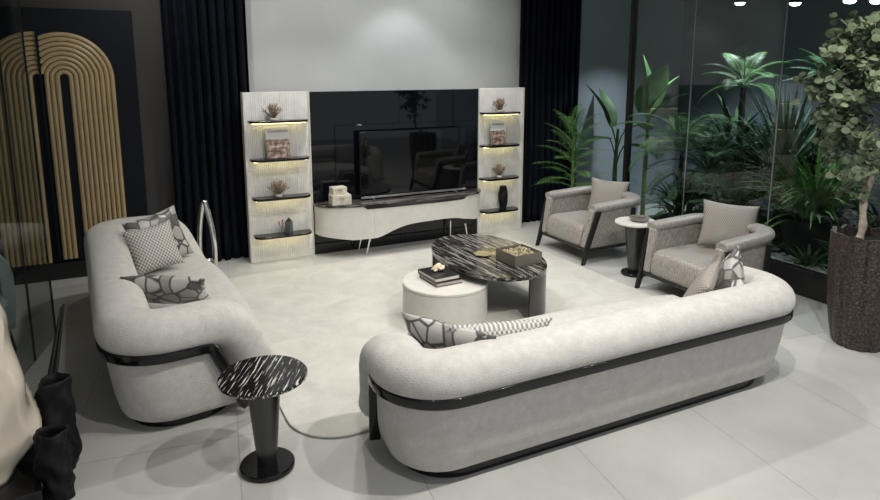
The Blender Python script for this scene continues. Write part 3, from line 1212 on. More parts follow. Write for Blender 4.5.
# ------------------------------------------------------------------ armchairs
def make_armchair(label):
    t = thing('armchair', label, 'armchair', (0, 0, 0), 0, 'taupe tub armchairs')
    # local: front at -y, width along x

    def upath(hw, vb, vf, r, n=10, taper=0.05):
        pts = plan_path(hw, -vb, -vf, r, n)
        # plan_path runs with the back at v0; flip so the back sits at +y and the sides draw in
        out = []
        for x, v in pts:
            y = -v
            out.append((x * (1 - taper * (y - vf) / (vb - vf)), y))
        return out
    # shell: low side and back band
    zs = [0.165, 0.19, 0.30, 0.44, 0.555]
    m = MB()
    ro, ri = [], []
    for z in zs:
        k = (z - 0.165) / 0.39
        ro.append([(x, y, z) for x, y in upath(0.445 + 0.02 * k, 0.31 + 0.04 * k, -0.42 + 0.07 * k, 0.24)])
        ri.append([(x, y, z) for x, y in upath(0.345 + 0.03 * k, 0.20 + 0.05 * k, -0.42 + 0.07 * k, 0.16)])
    n = len(ro[0])
    m.loft([[r[j] for r in ro] + [r[j] for r in reversed(ri)] for j in range(n)])
    m.build('shell', M['taupe'], t, auto=50)
    # arm roll on top
    p = [Vector((x, y, 0.585)) for x, y in upath(0.425, 0.295, -0.375, 0.22)]
    # the roll rises a little towards the back
    p = [Vector((q.x, q.y, 0.572 + 0.035 * min(1, max(0, (q.y + 0.37) / 0.7)))) for q in p]
    lp = []
    prof = ell(0.078, 0.042, 16, 2.6)
    N = len(p)
    for i, q in enumerate(p):
        tg = (p[min(i + 1, N - 1)] - p[max(i - 1, 0)]).normalized()
        sd = tg.cross(Vector((0, 0, 1))).normalized()
        u2 = sd.cross(tg)
        e = min(i, N - 1 - i)
        sc = 0.8 if e == 0 else 1.0
        lp.append([q + (sd * a + u2 * b) * sc for a, b in prof])
    MB().loft(lp).build('arm_roll', M['taupe'], t, auto=60)
    # padded arm fronts
    for s_ in (-1, 1):
        MB().loft([[(s_ * 0.335, -0.455, 0.165), (s_ * 0.425, -0.455, 0.165), (s_ * 0.425, -0.40, 0.165), (s_ * 0.335, -0.40, 0.165)],
                   [(s_ * 0.36, -0.385, 0.56), (s_ * 0.45, -0.385, 0.56), (s_ * 0.45, -0.33, 0.56), (s_ * 0.36, -0.33, 0.56)]]).build('arm_front', M['taupe'], t, bev=0.018, seg=3)
    # seat
    m = MB()
    loops = []
    for z, d in ((0.17, 0.0), (0.20, -0.005), (0.29, 0.0), (0.345, 0.012), (0.372, 0.035), (0.385, 0.075), (0.388, 0.13)):
        loops.append([(x, y, z) for x, y in rrect(0.335 - d * 0.4, 0.34 - d, 0.05, 4, 0, -0.115)])
    m.loft(loops)
    m.build('seat', M['taupe'], t, auto=0)
    # black timber frame
    for s_ in (-1, 1):
        MB().loft([[(s_ * 0.452 + a, -0.485 + b, 0.0) for a, b in ((-0.016, -0.02), (0.016, -0.02), (0.016, 0.02), (-0.016, 0.02))],
                   [(s_ * 0.448 + a, -0.44 + b, 0.165) for a, b in ((-0.018, -0.028), (0.018, -0.028), (0.018, 0.028), (-0.018, 0.028))],
                   [(s_ * 0.485 + a, -0.335 + b, 0.545) for a, b in ((-0.018, -0.028), (0.018, -0.028), (0.018, 0.028), (-0.018, 0.028))]]).build('leg', M['black'], t, smooth=False, bev=0.005)
        MB().loft([[(s_ * 0.36 + a, 0.285 + b, 0.0) for a, b in ((-0.015, -0.018), (0.015, -0.018), (0.015, 0.018), (-0.015, 0.018))],
                   [(s_ * 0.37 + a, 0.235 + b, 0.165) for a, b in ((-0.018, -0.022), (0.018, -0.022), (0.018, 0.022), (-0.018, 0.022))],
                   [(s_ * 0.475 + a, 0.12 + b, 0.32) for a, b in ((-0.014, -0.022), (0.014, -0.022), (0.014, 0.022), (-0.014, 0.022))],
                   [(s_ * 0.478 + a, 0.13 + b, 0.55) for a, b in ((-0.014, -0.022), (0.014, -0.022), (0.014, 0.022), (-0.014, 0.022))]]).build('leg', M['black'], t, smooth=False, bev=0.004)
        sweep([(s_ * 0.445, -0.43, 0.15), (s_ * 0.435, 0.0, 0.15), (s_ * 0.405, 0.19, 0.15)], rrect(0.014, 0.016, 0.004, 2)).build('side_rail', M['black'], t, smooth=False)
    MB().box(-0.445, 0.445, -0.452, -0.425, 0.134, 0.166).build('front_rail', M['black'], t, smooth=False, bev=0.003)
    MB().box(-0.36, 0.36, 0.21, 0.235, 0.134, 0.166).build('back_rail', M['black'], t, smooth=False, bev=0.003)
    return t


CR = math.radians(-90 - 9)
ch1 = make_armchair('taupe tub armchair with black frame, the farther one by the palm')


def chair_at(front, heading):
    """root for a chair whose front legs' midpoint stands at front and which faces heading"""
    h = math.radians(heading)
    return (front[0] - math.cos(h) * 0.485, front[1] - math.sin(h) * 0.485, 0), h + PI / 2


l1, z1 = chair_at((4.06, 5.40), 180)
put(ch1, l1, z1)
ch1.scale = (0.90, 1.0, 1.0)
l2, z2 = chair_at((4.075, 3.83), 180)
ch2 = dup(ch1, l2, z2, 'taupe tub armchair with black frame, the nearer one behind the long sofa')
pillow(0.42, 0.38, 0.13, M['cush_taupe'], 'square beige woven cushion on the farther armchair', (l1[0] + 0.17, l1[1] + 0.02, 0.58), face(215, 18, 2), 'armchair cushions')
pillow(0.46, 0.42, 0.14, M['cush_taupe'], 'square beige woven cushion on the nearer armchair', (l2[0] + 0.17, l2[1] + 0.02, 0.60), face(218, 18, 3), 'armchair cushions')


# ------------------------------------------------------------------ small tables
def side_table(loc, mat, label, rt, rb, h, r1, r0):
    t = thing('side_table', label, 'side table', loc, 0)
    MB().lathe([(rb - 0.006, 0.001), (rb, 0.006), (rb, 0.022), (rb - 0.006, 0.028)], 56).build('foot', M['gloss_black'], t)
    MB().lathe([(r0, 0.0285), (r1, h - 0.022)], 48).build('cone_stem', M['gunmetal'], t)
    MB().lathe([(rt - 0.006, h - 0.021), (rt, h - 0.016), (rt, h - 0.005), (rt - 0.006, h)], 64).build('tabletop', mat, t)
    return t


side_table((0.505, 3.025, 0), M['zebra'], 'round side table with black and white streaked top in the left foreground', 0.216, 0.136, 0.505, 0.086, 0.048)
side_table((4.33, 4.56, 0), M['white'], 'small round side table with cream top between the two armchairs', 0.20, 0.12, 0.53, 0.108, 0.052)
t = thing('bowl', 'small grey bowl of dried pieces on the cream side table', 'bowl', (4.36, 4.55, 0.5302))
MB().lathe([(0.045, 0), (0.085, 0.012), (0.098, 0.038), (0.092, 0.038), (0.078, 0.016), (0.0, 0.010)], 32, cap=False).build('dish', plain('grey_ceramic', (0.22, 0.21, 0.20), 0.35), t)
m = MB()
for i in range(26):
    a, r = rnd.uniform(0, 6.28), rnd.uniform(0, 0.07)
    p = Vector((r * math.cos(a), r * math.sin(a), 0.022 + rnd.uniform(0, 0.022)))
    m.tube([p, p + Vector((rnd.uniform(-0.03, 0.03), rnd.uniform(-0.03, 0.03), rnd.uniform(0.0, 0.02)))], [0.009, 0.005], 6)
tag(m.build('filling', plain('dried_pods', (0.20, 0.17, 0.12), 0.8), t), kind='stuff')

# ------------------------------------------------------------------ coffee tables
ZR = 0.0145
ct = thing('coffee_table', 'round white drum coffee table holding two black books', 'coffee table', (2.20, 4.41, ZR))
MB().lathe([(0.335, 0.0), (0.342, 0.004), (0.342, 0.262), (0.338, 0.266)], 72).build('drum', M['white'], ct)
MB().lathe([(0.338, 0.2665), (0.346, 0.271), (0.346, 0.287), (0.340, 0.2925)], 72).build('top', M['white'], ct)
ov = thing('coffee_table', 'oval dark marble coffee table with curved metal side panels', 'coffee table', (2.715, 4.64, ZR), math.radians(-4))
OUT = sellipse(0.425, 0.675, 2.2, 96)
slab(OUT, 0.350, 0.385).build('top', M['marble_dark'], ov, smooth=False, bev=0.004)


def oval_leg(a0, a1):
    m = MB()
    loops = []
    for i in range(25):
        a = math.radians(a0 + (a1 - a0) * i / 24)
        c, s_ = math.cos(a), math.sin(a)
        p = (0.42 * math.copysign(abs(c) ** (2 / 2.2), c), 0.67 * math.copysign(abs(s_) ** (2 / 2.2), s_))
        q = (p[0] * 0.955, p[1] * 0.972)
        loops.append([(p[0], p[1], 0), (p[0], p[1], 0.3495), (q[0], q[1], 0.3495), (q[0], q[1], 0)])
    return m.loft(loops)


oval_leg(-84, -22).build('leg_panel', M['gunmetal'], ov, auto=50)
oval_leg(92, 158).build('leg_panel', M['gunmetal'], ov, auto=50)

# books and coral on the drum
BZ = ZR + 0.293


def flat_book(loc, rz, w, d, h, paper, label):
    t = thing('book', label, 'book', loc, rz, 'books on the white drum table')
    MB().box(-w / 2 + 0.006, w / 2 - 0.006, -d / 2 + 0.006, d / 2 - 0.004, 0.004, h - 0.004).build('pages', paper, t, smooth=False)
    c = MB().box(-w / 2, w / 2, -d / 2, d / 2, 0.0, 0.0035).box(-w / 2, w / 2, -d / 2, d / 2, h - 0.0035, h).box(-w / 2, w / 2, d / 2 - 0.0035, d / 2, 0.0035, h - 0.0035)
    c.build('cover', M['bookblack'], t, smooth=False)
    return t


br = math.radians(5)
flat_book((2.165, 4.42, BZ), br - 0.03, 0.235, 0.285, 0.032, M['pinkpaper'], 'black book with rosy page edges, lower of the two on the drum table')
flat_book((2.155, 4.435, BZ + 0.0325), br, 0.225, 0.285, 0.034, M['paper'], 'black book with cream page edges, upper of the two on the drum table')
m = MB()
for i in range(46):
    a = rnd.uniform(0, 2 * PI)
    e = rnd.uniform(0.1, 1)
    tip = Vector((0.075 * e * math.cos(a), 0.05 * e * math.sin(a), 0.012 + 0.045 * (1 - e * e) * rnd.uniform(0.6, 1.1)))
    m.tube([(tip.x * 0.3, tip.y * 0.3, 0.006), tip * 0.7 + Vector((0, 0, 0.006)), tip], [0.010, 0.011, 0.008], 6)
put(tag(m.build('coral', M['ivory'], auto=0), 'ivory coral piece lying on the black books', 'coral'), (2.17, 4.465, BZ + 0.0665), 0.4)

# bronze box and brass tray ornament on the oval table
OZ = ZR + 0.3855
bx = thing('bronze_box', 'open smoked bronze box with dried flowers on the dark oval table', 'box', (2.845, 4.33, OZ), math.radians(3))
w_, d_, h_ = 0.135, 0.14, 0.095
q = MB()
for a in ((-w_, w_, -d_, -d_ + 0.008), (-w_, w_, d_ - 0.008, d_), (-w_, -w_ + 0.008, -d_ + 0.008, d_ - 0.008), (w_ - 0.008, w_, -d_ + 0.008, d_ - 0.008)):
    q.box(a[0], a[1], a[2], a[3], 0.006, h_)
q.box(-w_, w_, -d_, d_, 0, 0.006)
q.build('case', M['smoke'], bx, smooth=False, bev=0.002)
MB().box(-w_ + 0.009, w_ - 0.009, -d_ + 0.009, d_ - 0.009, 0.05, 0.07).build('tray', M['smoke'], bx, smooth=False)
m = MB()
for i in range(60):
    x, y = rnd.uniform(-0.11, 0.11), rnd.uniform(-0.115, 0.115)
    m.tube([(x, y, 0.072), (x + rnd.uniform(-0.02, 0.02), y + rnd.uniform(-0.02, 0.02), 0.088)], [0.010, 0.006], 6)
tag(m.build('dried_flowers', plain('straw_flower', (0.42, 0.36, 0.22), 0.8, 0, 0, 0.3, 0.3, 50), bx), kind='stuff')
m = MB()
m.lathe([(0.02, 0), (0.075, 0.008), (0.085, 0.016), (0.078, 0.016), (0.0, 0.009)], 6, cap=False)
put(tag(m.build('brass_dish', M['brass'], smooth=False), 'flat brass dish beside the bronze box on the oval table', 'dish'), (2.655, 4.60, OZ), 0.3)

# ------------------------------------------------------------------ silver loop sculpture
sc = thing('loop_sculpture', 'silver pointed loop sculpture behind the left sofa by the curtain', 'sculpture', (0.60, 6.36, 0), math.radians(-30))
MB().lathe([(0.11, 0), (0.115, 0.006), (0.115, 0.028), (0.108, 0.034)], 40).build('base', M['gloss_black'], sc)
pts = []
for i in range(41):
    u = i / 40
    s_ = -1 if u < 0.5 else 1
    v = 1 - abs(2 * u - 1)           # 0 at the feet, 1 at the tip
    pts.append((s_ * 0.075 * math.sin(PI * min(1, 0.30 + 0.70 * v)) ** 0.9 * (1 if v < 0.98 else 0.3), 0, 0.06 + 0.68 * v))
MB().tube(smooth_path(pts, 1), 0.026, 12).build('loop', M['chrome'], sc, auto=0)
bm_ = MB()
bm_.lathe([(0.001, 0.035)] + [(0.075 * math.sin(PI * i / 14), 0.11 - 0.075 * math.cos(PI * i / 14)) for i in range(1, 14)] + [(0.001, 0.185)], 24)
bm_.build('ball', M['chrome'], sc, auto=0)

# ------------------------------------------------------------------ left foreground
# cream glossy folded sculpture on a black pedestal
PX, PY = -0.82, 3.34
o = MB().box(-0.31, 0.31, -0.26, 0.26, 0.001, 0.11).build('pedestal', M['gloss_black'], smooth=False, bev=0.006)
put(tag(o, 'low black gloss pedestal under the cream sculpture', 'pedestal'), (PX, PY, 0), 0.15)
m = MB()
loops = []
SCP = ((0, 0.21), (0.18, 0.295), (0.42, 0.30), (0.68, 0.265), (0.9, 0.20), (1.0, 0.06))
for i in range(61):
    z = i / 60
    for (za, ra), (zb_, rb_) in zip(SCP, SCP[1:]):
        if za <= z <= zb_:
            q = (z - za) / (zb_ - za)
            q = q * q * (3 - 2 * q)
            R = ra + (rb_ - ra) * q
    row = []
    for j in range(72):
        a = 2 * PI * j / 72
        f = 0.10 * math.sin(2 * a + 4.6 * z + 0.4) + 0.07 * math.sin(3 * a - 7.5 * z + 1.0) + 0.035 * math.sin(5 * a + 9 * z)
        f += 0.15 * (1 - abs(math.sin(1.5 * a - 4.2 * z + 0.6))) ** 3 - 0.03
        rr_ = R * (1 + f * (0.35 + 0.65 * math.sin(PI * z)))
        row.append((rr_ * math.cos(a), rr_ * math.sin(a) * 0.9, 1.08 * z))
    loops.append(row)
m.loft(loops)
o = m.build('folded_sculpture', M['cream_gloss'], auto=0)
put(tag(o, 'tall glossy cream sculpture with twisting folds at the left edge', 'sculpture'), (PX, PY, 0.111), 0.0)


def crumple(loc, h, R, label, seed):
    rr = random.Random(seed)
    p = [rr.uniform(0, 6.28) for _ in range(6)]
    m = MB()
    loops = []

    def row(z, k, s_=1.0):
        cx, cy = 0.12 * R * math.sin(5 * z + p[0]), 0.12 * R * math.sin(4.2 * z + p[1])
        q = []
        for j in range(56):
            a = 2 * PI * j / 56
            f = 0.20 * math.sin(3 * a + 9 * z + p[2]) * math.sin(6.5 * z + p[3]) + 0.10 * math.sin(2 * a - 11 * z + p[4]) + 0.05 * math.sin(5 * a + 13 * z + p[5]) + 0.055 * math.sin(7 * a - 17 * z + p[0]) * math.sin(21 * z + p[1] + 2 * a)
            r = R * s_ * (0.84 + 0.14 * math.sin(PI * z)) * (1 + f * k)
            q.append((cx + r * math.cos(a), cy + r * math.sin(a), h * z))
        return q
    for i in range(31):
        z = i / 30
        loops.append(row(z, 1.0 if 0 < z < 0.95 else 0.75))
    for z, s_ in ((1.0, 0.86), (0.93, 0.82), (0.7, 0.75), (0.4, 0.65)):
        loops.append(row(z, 0.7, s_))
    m.loft(loops)
    o = m.build('crumpled_vase', M['matte_black'], auto=0)
    return put(tag(o, label, 'vase', 'crumpled black floor vases'), loc)


crumple((-0.43, 3.50, 0.001), 0.465, 0.080, 'tall crumpled matte black floor vase in front of two slim black rods', 3)
crumple((-0.425, 3.225, 0.001), 0.34, 0.073, 'short crumpled matte black floor vase in front of the tall one', 8)
for a, b, lb in (((-0.56, 3.70, 0.001), (-0.392, 3.80, 0.735), 'left one of two slim black rods leaning behind the tall black vase'),
                 ((-0.525, 3.72, 0.001), (-0.380, 3.81, 0.745), 'right one of two slim black rods leaning behind the tall black vase')):
    tag(MB().tube([a, [(a[j] + b[j]) / 2 for j in range(3)], b], [0.016, 0.013, 0.006], 8).build('rod', M['black']), lb, 'rod', 'black rods')

# grey-green tub chair at the very edge, beyond the glass
t = thing('tub_chair', 'grey-green round-backed chair half cut off at the left edge', 'chair', (-1.10, 5.10, 0), math.radians(60))
m = MB()
loops = []
for i in range(33):
    a = math.radians(-20 + 220 * i / 32)
    e = math.sin(math.radians(i / 32 * 180)) ** 0.5
    zt = 0.55 + 0.30 * e
    ro, ri = 0.36, 0.27
    loops.append([(ro * 0.92 * math.cos(a), ro * 0.92 * math.sin(a), 0.12), (ro * math.cos(a), ro * math.sin(a), zt * 0.6), (ro * math.cos(a), ro * math.sin(a), zt - 0.03), (0.5 * (ro + ri) * math.cos(a), 0.5 * (ro + ri) * math.sin(a), zt), (ri * math.cos(a), ri * math.sin(a), zt - 0.03), (ri * math.cos(a), ri * math.sin(a), 0.12)])
m.loft(loops)
m.build('back_shell', M['teal'], t, auto=60)
MB().lathe([(0.25, 0.14), (0.262, 0.2), (0.262, 0.38), (0.23, 0.42), (0.1, 0.43)], 32).build('seat', M['teal'], t)
for q in range(4):
    a = PI / 4 + q * PI / 2
    MB().tube([(0.24 * math.cos(a), 0.24 * math.sin(a), 0.15), (0.27 * math.cos(a), 0.27 * math.sin(a), 0.001)], [0.018, 0.010], 8).build('leg', M['black'], t)


# ------------------------------------------------------------------ plants
def frond(m, base, yaw, length, elev, droop, nl, ll, lw, rr, vee=0.5, curl=0.0):
    """pinnate leaf: a rachis with narrow leaflets in two ranks"""
    base = Vector(base)
    d = Vector((math.cos(yaw), math.sin(yaw), 0))
    pts = []
    p = base.copy()
    e = elev
    st = length / 12
    for i in range(13):
        pts.append(p.copy())
        p = p + (d * math.cos(e) + Vector((0, 0, math.sin(e)))) * st
        e -= droop / 12
    m.tube(pts, [0.006 * (1 - 0.8 * i / 12) + 0.001 for i in range(13)], 5)
    for i in range(nl):
        u = 0.22 + 0.78 * i / (nl - 1)
        k = min(11, int(u * 12))
        f = u * 12 - k
        q = pts[k].lerp(pts[k + 1], f)
        tg = (pts[k + 1] - pts[k]).normalized()
        sd = tg.cross(Vector((0, 0, 1)))
        if sd.length < 0.05:
            sd = Vector((-d.y, d.x, 0))
        sd.normalize()
        up = sd.cross(tg).normalized()
        L_ = ll * (math.sin(PI * (0.18 + 0.78 * u)) ** 0.8) * rr.uniform(0.9, 1.1)
        for s_ in (-1, 1):
            dr = (sd * s_ * 0.9 + tg * (0.35 + 0.55 * u) + up * vee * 0.5).normalized()
            mid = q + dr * L_ * 0.45
            tip = q + dr * L_ + Vector((0, 0, -L_ * 0.22))
            wv = (tg - dr * tg.dot(dr)).normalized() * lw * 0.5
            m.add([q, mid - wv, tip, mid + wv], [(0, 1, 2, 3)])


def blade(m, base, yaw, length, width, elev, droop, fold=0.25, n=7, tip_p=1.0, twist=0.0):
    """one long leaf: a folded strip"""
    base = Vector(base)
    d = Vector((math.cos(yaw), math.sin(yaw), 0))
    sd = Vector((-d.y, d.x, 0))
    p = base.copy()
    e = elev
    vs, fs = [], []
    for i in range(n + 1):
        u = i / n
        wd = width * 0.5 * (math.sin(PI * (0.12 + 0.88 * u) ** tip_p)) if tip_p != 1.0 else width * 0.5 * min(1.0, 0.35 + 3 * u) * (1 - u ** 2.2)
        wd = max(wd, 0.0015)
        fw = d * math.cos(e) + Vector((0, 0, math.sin(e)))
        up = (d * -math.sin(e) + Vector((0, 0, math.cos(e))))
        s2 = sd * math.cos(twist) + up * math.sin(twist)
        vs += [p + s2 * wd + up * fold * wd, p, p - s2 * wd + up * fold * wd]
        p = p + fw * (length / n)
        e -= droop / n
    for i in range(n):
        a = i * 3
        fs += [(a, a + 1, a + 4, a + 3), (a + 1, a + 2, a + 5, a + 4)]
    m.add(vs, fs)


def pot(parent, r0, r1, h, mat, z=0.0):
    return MB().lathe([(r0 * 0.96, z), (r0, z + 0.008), (r1, z + h), (r1 - 0.012, z + h), (r1 - 0.016, z + h - 0.03), (0.0, z + h - 0.03)], 32, cap=False).build('pot', mat, parent)


def palm(name, label, loc, h0, nf, length, ll, mat, seed, elev=(0.5, 1.35), droop=(0.8, 1.6), trunk=None, potr=None, lw=0.022, nl=22, yaws=None, zp=0.0):
    rr = random.Random(seed)
    t = thing(name, label, 'plant', loc, 0, None)
    if potr:
        pot(t, potr * 0.75, potr, potr * 1.5, M['black'])
    if trunk:
        MB().tube([(0, 0, 0.02 if not potr else potr * 1.2), (0.01, 0.01, h0 * 0.5), (0, 0, h0)], [trunk * 1.2, trunk, trunk * 0.8], 10).build('trunk', M['palm_bark'], t)
    m = MB()
    sm = MB()
    for i in range(nf):
        yw = (i * 2.4 + rr.uniform(-0.3, 0.3)) if yaws is None else yaws[i % len(yaws)] + rr.uniform(-0.25, 0.25)
        k = i / max(1, nf - 1)
        e = elev[0] + (elev[1] - elev[0]) * k
        L_ = length * rr.uniform(0.85, 1.1)
        zb = h0 + 0.12 * k * length
        frond(m, (0.015 * math.cos(yw), 0.015 * math.sin(yw), zb), yw, L_, e, rr.uniform(*droop), nl, ll, lw, rr)
    m.build('fronds', mat, t, smooth=False)
    return t


# palm in front of the right curtain
rr = random.Random(11)
t = thing('potted_palm', 'green feather palm standing before the right curtain behind the farther armchair', 'plant', (4.90, 6.30, 0))
pot(t, 0.13, 0.17, 0.26, M['black'])
MB().tube([(0, 0, 0.22), (0.01, 0, 0.6), (-0.005, 0.0, 1.05), (0.0, 0, 1.2)], [0.022, 0.02, 0.014, 0.008], 8).build('stem', M['stem'], t)
m = MB()
for i in range(30):
    k = i / 29
    yw = i * 2.39996 + rr.uniform(-0.2, 0.2)
    frond(m, (0, 0, 0.50 + 0.70 * k), yw, 0.56 - 0.12 * k, 0.30 + 1.0 * k, 0.9, 20, 0.15 - 0.03 * k, 0.0085, rr, 0.3)
m.build('fronds', M['leaf_mid'], t, smooth=False)

# banana-leaved plant against the wall
t = thing('banana_plant', 'dark broad-leaved banana plant against the grey wall right of the palm', 'plant', (5.68, 6.42, 0))
pot(t, 0.14, 0.19, 0.28, M['black'])
MB().tube([(0, 0, 0.24), (0.0, 0, 0.7), (0.02, 0, 1.2)], [0.035, 0.028, 0.016], 8).build('stem', M['leaf_dark'], t)
m = MB()
for yw, z, L_, wd, e, dr in ((2.6, 1.25, 0.62, 0.22, 1.15, 0.35), (3.05, 1.05, 0.48, 0.2, 0.15, 0.9), (-0.5, 1.15, 0.55, 0.2, 0.55, 1.3), (-1.1, 0.95, 0.5, 0.2, 0.25, 1.2), (1.5, 1.2, 0.6, 0.2, 1.2, 0.5)):
    dx, dy = math.cos(yw), math.sin(yw)
    m.tube([(0.01, 0, z - 0.25), (dx * 0.06, dy * 0.06, z - 0.05), (dx * 0.1, dy * 0.1, z + 0.02)], 0.009, 6)
    blade(m, (dx * 0.1, dy * 0.1, z + 0.02), yw, L_, wd, e, dr, 0.3, 10, 0.8)
m.build('leaves', M['leaf_dark'], t, auto=60)

# broad pale leaves behind the glass
t = thing('bird_of_paradise', 'tall plant with pale upright paddle leaves just behind the dark glass mullion', 'plant', (5.87, 6.08, 0.0))
MB().tube([(0, 0, 0.0), (0, 0, 0.7), (0.01, 0, 1.4)], [0.03, 0.028, 0.018], 8).build('stem', M['stem'], t)
m = MB()
for yw, z, L_, wd, e, dr in ((2.2, 1.42, 0.74, 0.46, 1.5, 0.15), (4.6, 1.42, 0.70, 0.46, 1.3, 0.5), (-0.6, 1.35, 0.66, 0.30, 1.25, 0.6), (3.4, 1.2, 0.5, 0.26, 0.6, 1.1), (5.4, 1.3, 0.6, 0.3, 1.0, 0.7)):
    blade(m, (0, 0, z), yw, L_, wd, e, dr, 0.25, 10, 0.8)
m.build('leaves', M['leaf_pale'], t, auto=60)


palm('areca_palm', 'arching feather palm with lit fronds behind the farther armchair, inside the glass', (5.600, 5.243, 0.19), 0.85, 16, 0.75, 0.20, M['leaf_mid'], 21, (0.30, 1.3), (1.0, 1.7), 0.03, None, 0.011, 26)
palm('bushy_palm', 'dense dark feather palm in the middle of the planting behind the glass', (5.756, 4.980, 0.19), 0.60, 34, 0.75, 0.17, M['leaf_dark'], 22, (0.0, 1.4), (0.8, 1.6), 0.035, None, 0.011, 26)
palm('tall_palm', 'tallest palm with bright fronds above the other plants behind the glass', (6.137, 4.934, 0.19), 1.58, 14, 0.50, 0.16, M['leaf_mid'], 23, (0.1, 1.35), (0.8, 1.5), 0.04, None, 0.008, 24)
palm('low_palm', 'low dark palm under the spiky yucca behind the glass', (5.502, 4.375, 0.19), 0.30, 22, 0.5, 0.15, M['leaf_dark'], 24, (0.1, 1.3), (0.7, 1.4), 0.03, None, 0.010, 22)
palm('feather_palm', 'dark feather palm between the tall palm and the spiky yucca behind the glass', (6.012, 4.598, 0.19), 0.80, 24, 0.65, 0.17, M['leaf_dark'], 25, (0.0, 1.35), (0.8, 1.6), 0.03, None, 0.010, 24)

# yucca
t = thing('yucca', 'spiky yucca with a fan of long sword leaves behind the glass', 'plant', (5.936, 4.224, 0.19))
MB().tube([(0, 0, 0.0), (0.01, 0.01, 0.35), (0, 0, 0.78)], [0.075, 0.06, 0.055], 12).build('trunk', M['palm_bark'], t)
m = MB()
rr = random.Random(31)
for i in range(80):
    k = i / 79
    yw = i * 2.39996
    blade(m, (0.02 * math.cos(yw), 0.02 * math.sin(yw), 0.70 + 0.12 * k), yw, rr.uniform(0.75, 1.0), 0.042, 0.05 + 1.48 * k ** 0.8, rr.uniform(0.0, 0.35), 0.35, 6)
m.build('blades', M['leaf_yucca'], t, smooth=False)

# pineapple-barked palm trunk
t = thing('cycad', 'palm trunk with pale scaly bark rising behind the round-leaved tree', 'plant', (6.15, 3.97, 0.19))
m = MB()
loops = []
for i in range(40):
    z = i / 39
    row = []
    for j in range(40):
        a = 2 * PI * j / 40
        f = 0.10 * max(0, math.sin(5 * a + 34 * z)) * max(0, math.sin(5 * a - 34 * z)) * 2.4
        r = (0.085 + 0.03 * math.sin(PI * z)) * (1 + f)
        row.append((r * math.cos(a) + 0.06 * z, r * math.sin(a), 1.62 * z))
    loops.append(row)
m.loft(loops)
m.build('trunk', m_zebra('scaly_bark', 30.0, 30.0, 0.6, (0.012, 0.03, 0.014), (0.42, 0.50, 0.34), 0.48, 0.56, 0.6), t, auto=0)
m = MB()
rr = random.Random(5)
for i in range(16):
    yw = i * 2.4
    frond(m, (0.06, 0, 1.60 + 0.004 * i), yw, 0.55, 0.5 + 0.05 * i, 1.1, 18, 0.14, 0.016, rr)
m.build('fronds', M['leaf_dark'], t, smooth=False)


def shrub(name, label, loc, n, L_, wd, mat, seed, h0=0.12, elev=(0.1, 1.35), droop=(0.4, 1.2), clump=0.10):
    rr = random.Random(seed)
    t = thing(name, label, 'plant', loc)
    sm = MB()
    m = MB()
    for i in range(n):
        k = i / (n - 1)
        yw = i * 2.39996 + rr.uniform(-0.3, 0.3)
        r = clump * rr.uniform(0, 1)
        b = Vector((r * math.cos(yw), r * math.sin(yw), h0 * rr.uniform(0.4, 1.3)))
        blade(m, b, yw, L_ * rr.uniform(0.6, 1.1), wd, elev[0] + (elev[1] - elev[0]) * k, rr.uniform(*droop), 0.3, 6)
    for i in range(5):
        a = i * 1.26
        sm.tube([(0.3 * clump * math.cos(a), 0.3 * clump * math.sin(a), 0.0), (0.6 * clump * math.cos(a), 0.6 * clump * math.sin(a), h0)], 0.006, 5)
    sm.build('stems', M['stem'], t)
    m.build('leaves', mat, t, smooth=False)
    return t


def bowl_planter(loc, r, h, label):
    m = MB().lathe([(r * 0.5, 0), (r * 0.8, h * 0.35), (r, h), (r * 0.93, h), (r * 0.75, h * 0.5), (0.0, h * 0.45)], 36, cap=False)
    return put(tag(m.build('planter_bowl', M['black']), label, 'planter'), loc)


x, y, z = (5.770, 3.755, 0.19)
bowl_planter((x, y, 0.191), 0.30, 0.40, 'wide black planter bowl holding the bright leafy plant behind the glass')
shrub('lady_palm', 'bright green strap-leaved plant in the wide black planter bowl', (x, y, 0.43), 180, 0.60, 0.042, M['leaf_bright'], 41, 0.32, (0.15, 1.4), (0.4, 1.3), 0.22)
shrub('spider_plant', 'small clump of pale grassy blades behind the nearer armchair', (5.445, 4.015, 0.19), 26, 0.42, 0.018, M['leaf_pale'], 42, 0.03, (0.5, 1.45), (0.5, 1.3), 0.05)
shrub('agave', 'small spiky agave rosette beside the bronze planter, behind the glass', (5.508, 3.331, 0.19), 34, 0.24, 0.022, M['leaf_pale'], 43, 0.22, (-0.1, 1.4), (0.0, 0.4), 0.03)
shrub('fern_clump', 'low dark leafy clump at the foot of the planter bowl', (5.468, 3.564, 0.19), 40, 0.26, 0.03, M['leaf_mid'], 44, 0.04, (0.2, 1.3), (0.3, 1.2), 0.07)
shrub('leafy_bush', 'dark leafy bush at the bottom of the planting behind the farther armchair', (5.469, 5.031, 0.19), 90, 0.42, 0.05, M['leaf_dark'], 45, 0.30, (0.0, 1.35), (0.3, 1.2), 0.2)
shrub('leafy_bush', 'dark leafy bush low behind the nearer armchair', (5.588, 4.544, 0.19), 90, 0.42, 0.05, M['leaf_dark'], 46, 0.25, (0.0, 1.35), (0.3, 1.2), 0.2)
shrub('broad_bush', 'tall dark leafy bush at the back of the bed under the tallest palm', (6.30, 5.10, 0.19), 170, 0.55, 0.06, M['leaf_dark'], 51, 0.85, (-0.5, 1.35), (0.3, 1.2), 0.30)
shrub('broad_bush', 'tall dark leafy bush at the back of the bed right of the tallest palm', (6.45, 4.45, 0.19), 170, 0.55, 0.06, M['leaf_dark'], 52, 0.85, (-0.5, 1.35), (0.3, 1.2), 0.30)
